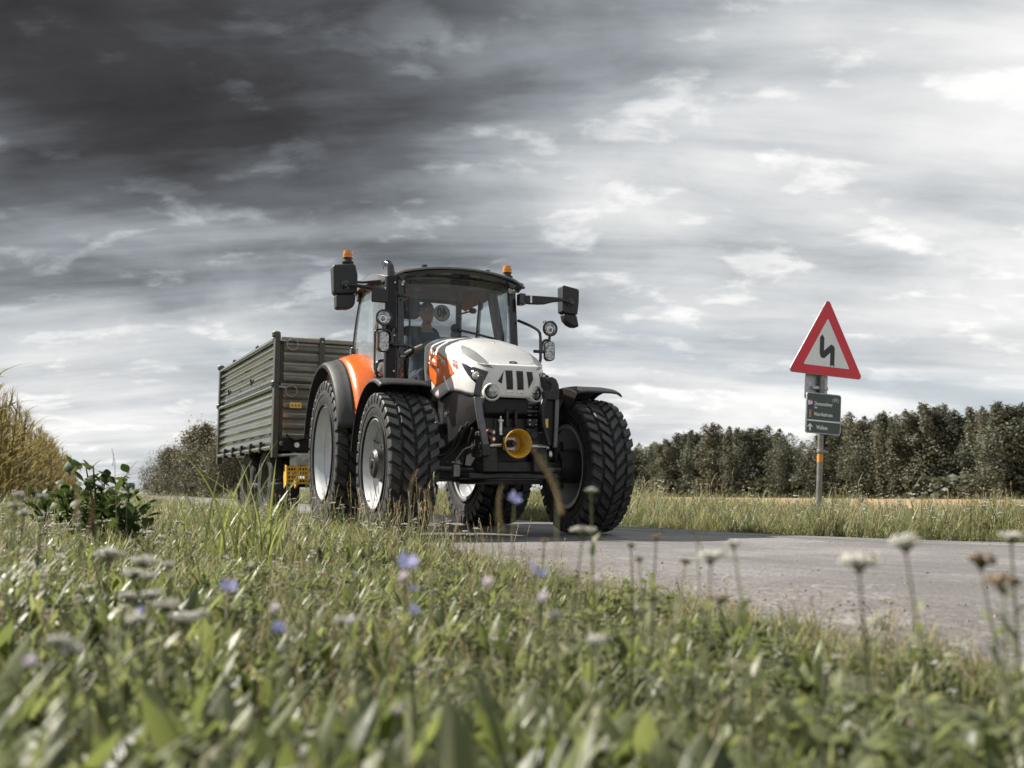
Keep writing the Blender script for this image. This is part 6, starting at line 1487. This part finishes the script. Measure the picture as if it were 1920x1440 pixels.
# ------------------------------------------------------------------ camera drone hovering beyond the tractor
def drone():
    p = at(1028, 604, 36); D = empty('drone', p, .3); D.scale = (1.15, 1.15, 1.15); tag(D, 'tiny camera drone hovering in the sky just above the round work lamp', 'drone')
    mb = MB(); mb.ball((0, 0, 0), (.07, .055, .04), 8); mb.build('body', M['drone_grey'], D)
    mb = MB(); mb.ball((.02, -.03, -.045), .024, 6); mb.build('camera_ball', M['gloss_black'], D)
    for sx in (-1, 1):
        for sy in (-1, 1):
            mb = MB(); mb.tube([(sx * .04, sy * .03, .0), (sx * .13, sy * .09, -.005)], .011, 6); mb.cyl((sx * .13, sy * .09, -.03), (sx * .13, sy * .09, .03), .014, n=8); a = mb.build('arm', M['drone_grey'], D)
            mb = MB(); mb.box((sx * .13, sy * .09, .034), (.17, .016, .003), Matrix.Rotation(.5 * sx * sy, 3, 'Z')); mb.build('propeller', M['gloss_black'], a)
            mb = MB(); mb.tube([(sx * .1, sy * .07, -.01), (sx * .11, sy * .075, -.07)], .006, 5); mb.build('landing_leg', M['drone_grey'], a)
drone()

# ------------------------------------------------------------------ wild flowers, one by one
def flowers():
    R = random.Random(17)
    def stem_leaves(o, base, top, m='grass_dull', r=.0018, n=6, w=.006, ln=.05):
        mid = base.lerp(top, .55) + Vector((R.uniform(-.012, .012), R.uniform(-.012, .012), 0)); mb = MB(); mb.tube([base, mid, top], [r * 1.3, r, r * .8], 6); mb.build('stem', M[m], o)
        for k in range(n):
            t = .08 + .75 * k / n; p = base.lerp(mid, t * 2) if t < .5 else mid.lerp(top, t * 2 - 1); mb = MB(); blade(mb, p, ln * R.uniform(.7, 1.2) * (1.3 - t), w, R.uniform(0, 6.28), R.uniform(.5, 1.1), .5, 0, 4); mb.build('leaf', M[m if k % 2 else 'grass_green'], o, 0)
    def start(name, u, v, d):
        top = at(u, v, d); g = gz(top.x, top.y); lean = Vector((R.uniform(-.05, .05), R.uniform(-.05, .05), 0)); base = Vector((top.x, top.y, g - .01)) + lean; o = empty(name, (base.x, base.y, g)); return o, base - Vector((base.x, base.y, g)), top - Vector((base.x, base.y, g))
    def yarrow(u, v, d, size, label, brown=False):
        size *= .82; o, b, t = start('yarrow', u, v, d); neck = t - Vector((0, 0, size * .55)); stem_leaves(o, b, neck, 'grass_dull', .0021, 12, .008, .075)
        mb = MB(); hb = MB()
        for k in range(22):
            a = k * 2.4; q = size * .5 * sqrt((k + .5) / 22); e = t + Vector((q * cos(a), q * sin(a), R.uniform(-.004, .003) - q * .15)); mb.tube([neck, neck.lerp(e, .6) + Vector((0, 0, size * .05)), e], .0009, 4)
            for j in range(6):
                c = e + Vector((R.uniform(-1, 1), R.uniform(-1, 1), R.uniform(-.9, .6))) * size * .12; hb.ball(c, (size * .072, size * .072, size * .055), 4, 1 if (brown and R.random() < .7) or R.random() < .07 else 0)
        mb.build('umbel_rays', M['grass_dull'], o); hb.build('flower_head', [M['pale_bloom'], M['brown_seed']], o, 60); tag(o, label, 'flower', 'yarrow plants in the verge')
    def chicory(u, v, d, size, label, m='blue_petal', n=12):
        o, b, t = start('chicory', u, v, d); stem_leaves(o, b, t, 'grass_dull', .0018, 5, .008, .05); face = (Vector((R.uniform(-.7, .7), R.uniform(-.8, .1), .75))).normalized(); x, y, _ = frame_of(face)
        for k in range(n):
            a = 2 * pi * (k + R.uniform(-.3, .3)) / n; dr = (x * cos(a) + y * sin(a)); sd = (-x * sin(a) + y * cos(a)); L = size * .5 * R.uniform(.65, 1.15); w = size * .078; lift = R.uniform(.1, .7)
            mb = MB(); mb.add([t - sd * w * .4, t + sd * w * .4, t + dr * L * .6 + sd * w + face * L * .75 * lift, t + dr * L + sd * w * .8 + face * L * lift, t + dr * L - sd * w * .8 + face * L * lift, t + dr * L * .6 - sd * w + face * L * .75 * lift], [(0, 1, 2, 5), (5, 2, 3, 4)]); mb.build('petal', M[m], o, 60)
        mb = MB(); mb.ball(t + face * size * .06, size * .09, 5); mb.build('flower_centre', M['pink_petal'], o); mb = MB(); mb.ball(t - face * size * .10, (size * .14,) * 3, 5); mb.build('calyx', M['grass_green'], o); tag(o, label, 'flower', 'chicory flowers in the verge')
    def clover(u, v, d, size, label, m='pink_petal'):
        o, b, t = start('clover', u, v, d); stem_leaves(o, b, t, 'grass_green', .0015, 3, .008, .04); mb = MB()
        for k in range(46):
            z = 1 - 2 * (k + .5) / 46
            if z < -.55: continue
            a = k * 2.4; q = sqrt(max(0, 1 - z * z)); dr = Vector((q * cos(a), q * sin(a), z)); x, y, _ = frame_of(dr); p0 = t + dr * size * .2; p1 = t + dr * size * .52; mb.add([p0 - x * size * .05, p0 + x * size * .05, p1 + x * size * .03, p1 - x * size * .03], [(0, 1, 2, 3)])
        mb.ball(t, size * .24, 5); mb.build('flower_head', M[m], o, 60); tag(o, label, 'flower', 'small pale round flowers in the verge')
    def spike(u, v, d, h, label, m='brown_seed', ln=.07):
        o, b, t = start('seed_stalk', u, v, d); stem_leaves(o, b, t, 'grass_dull', .0016, 3, .005, .06); mb = MB(); ax = ((t - b).normalized() + Vector((R.uniform(-.45, .45), R.uniform(-.2, .2), 0))).normalized(); bow = Vector((R.choice((-1, 1)) * .35, 0, 0)) * ln; h *= .72
        for k in range(70):
            q = t + ax * (k / 70 * ln - ln * .4) + bow * (k / 70) ** 2; a = k * 2.4; dr = Vector((cos(a), sin(a), .5)).normalized(); x, y, _ = frame_of(dr); r = h * sin(pi * (k + 4) / 78) ; mb.add([q - x * .0018, q + x * .0018, q + dr * r], [(0, 1, 2)])
        mb.tube([t + ax * (q * ln - ln * .4) + bow * q * q for q in (0, .25, .5, .75, .96)], [h * .35, h * .15], 6); mb.build('seed_head', M[m], o, 60); tag(o, label, 'grass', 'seed stalks in the verge')
    for i, (u, v, d, s, lab, br) in enumerate([(1610, 1042, 1.45, .058, 'large yarrow in front of the road, left of the right-hand pair', False), (1697, 1008, 1.4, .050, 'tallest yarrow at the right, reaching the far grass edge', False), (1838, 1043, 1.5, .046, 'brownish yarrow left of the rightmost one', True), (1880, 1083, 1.35, .050, 'rightmost low yarrow at the picture edge', True), (1895, 1000, 1.6, .04, 'pale yarrow at the right picture edge, above the others', False),
            (1332, 1036, 1.7, .048, 'yarrow standing before the road, right of the tractor', False), (1376, 1017, 1.75, .026, 'small yarrow bud beside the yarrow right of the tractor', False), (1350, 1120, 1.6, .030, 'brown withered yarrow below the one right of the tractor', True), (1183, 1020, 2.2, .022, 'small brown yarrow against the road, right of the wheel', True), (1230, 1004, 2.1, .022, 'brown yarrow knob just right of the front wheel', True),
            (1092, 990, 2.0, .050, 'pale yarrow in front of the far front wheel', False), (1108, 916, 2.1, .026, 'tall thin yarrow in front of the wheel rim', False), (1020, 1012, 2.4, .020, 'small brown yarrow left of the far front wheel', True), (1198, 1046, 2.0, .020, 'tiny brown yarrow over the road', True),
            (205, 1032, 2.0, .060, 'flat white yarrow at the left of the meadow', False), (270, 1046, 1.95, .050, 'white yarrow right of the flat one at left', False), (318, 1055, 1.95, .030, 'small white yarrow at the end of the left group', False), (250, 1070, 1.9, .044, 'white yarrow in the middle of the left group', False), (278, 1078, 1.88, .030, 'little white yarrow under the left group', False), (240, 1112, 1.8, .036, 'white yarrow lower left of the group', False), (285, 1110, 1.8, .040, 'white yarrow beside the lower left one', False), (310, 1128, 1.7, .045, 'white yarrow left of the long pale one', False), (345, 1152, 1.65, .050, 'pale long yarrow lower right of the group', False), (378, 1147, 1.7, .028, 'small white yarrow below the blue flower', False), (255, 1156, 1.65, .036, 'white yarrow lowest of the left group', False),
            (28, 944, 2.6, .04, 'white yarrow at the far left edge, lower one', False), (35, 925, 2.7, .035, 'white yarrow at the far left edge, upper one', False), (45, 958, 2.5, .035, 'white yarrow at the far left edge, right one', False), (80, 928, 2.6, .032, 'white yarrow right of the far left trio', False), (110, 1195, 1.3, .034, 'white yarrow at the lower left', False), (135, 1212, 1.3, .034, 'white yarrow right of the lower left one', False), (1285, 1050, 1.9, .022, 'brown yarrow bud left of the yarrow before the road', True), (640, 1160, 1.6, .026, 'small white yarrow in mid meadow below the tractor', False), (1120, 1195, 1.35, .03, 'white yarrow in the lower middle', False), (1040, 1150, 1.5, .026, 'small pale yarrow below the chicory', False)]): yarrow(u, v, d, s, lab, br)
    for u, v, d, s, lab in [(965, 938, 2.0, .036, 'highest blue chicory flower, in front of the tractor rear wheel'), (1003, 1074, 1.55, .042, 'largest pale blue chicory flower over the meadow edge'), (762, 1054, 1.7, .040, 'blue chicory flower below the near front wheel'), (428, 1104, 1.75, .038, 'blue chicory flower at the left of the meadow'), (775, 1106, 1.7, .028, 'small chicory flower under the near front wheel'), (776, 1145, 1.65, .024, 'lowest small chicory flower in the middle'), (520, 1178, 1.6, .028, 'pale violet chicory flower at lower left'), (264, 1146, 1.75, .02, 'tiny violet chicory flower among the white yarrow'), (665, 1077, 1.9, .016, 'tiny blue chicory bud left of the middle ones')]: chicory(u, v, d, s, lab)
    for u, v, d, s, lab in [(756, 1084, 1.65, .024, 'pale pink clover beside the chicory in the middle'), (914, 1094, 1.6, .024, 'white clover left of the largest chicory'), (1017, 1122, 1.5, .022, 'violet white clover below the largest chicory'), (515, 1142, 1.6, .022, 'round violet clover at lower left'), (57, 1242, 1.25, .022, 'round white clover at the bottom left'), (1118, 1086, 1.7, .016, 'tiny orange pink clover at the road edge'), (658, 1164, 1.5, .02, 'white clover left of the meadow centre'), (745, 1330, 1.0, .012, 'tiny white clover near the bottom'), (470, 1060, 2.0, .014, 'tiny white clover left in front of the trailer')]: clover(u, v, d, s, lab)
    for u, v, d, h, lab, m, ln in [(1045, 905, 1.55, .016, 'long fuzzy pale seed spike in front of the far wheel rim', 'straw', .12), (930, 960, 1.75, .010, 'tall straw seed stalk in front of the tractor belly', 'straw', .09), (770, 905, 2.2, .007, 'thin seed stalk in front of the near front tyre', 'straw', .05), (806, 935, 2.2, .007, 'second thin seed stalk in front of the near front tyre', 'straw', .05), (178, 965, 1.7, .009, 'dark brown seed stalk rising at the left', 'brown_seed', .08), (150, 950, 1.8, .011, 'pale seed stalk beside the dark one at left', 'straw', .08), (1305, 1000, 2.0, .004, 'thin reddish seed stalk before the road', 'brown_seed', .09), (550, 1035, 1.7, .010, 'pale brown seed spike in front of the tractor rear wheel', 'straw', .06), (98, 870, 4.5, .008, 'thin dark seed stalk between maize and leafy weeds', 'brown_seed', .1), (238, 885, 4.8, .007, 'thin tilted seed stalk right of the tall leafy weed', 'straw', .1), (215, 860, 4.8, .006, 'seed stalk rising from the tall leafy weed', 'brown_seed', .09)]: spike(u, v, d, h, lab, m, ln)
    # tall thin grasses on the far verge
    for u, v, d, lab in [(1610, 900, 11.8, 'tall arching grass stalk right of the road sign'), (1335, 900, 12.5, 'tall grass stalk on the far verge, left one of three'), (1372, 890, 12.5, 'tall grass stalk on the far verge, middle one of three'), (1352, 915, 12.3, 'tall grass stalk on the far verge, right one of three'), (1720, 902, 11.5, 'tall curled grass stalk at right on the far verge')]:
        spike(u, v, d, .02, lab, 'straw', .16)
flowers()
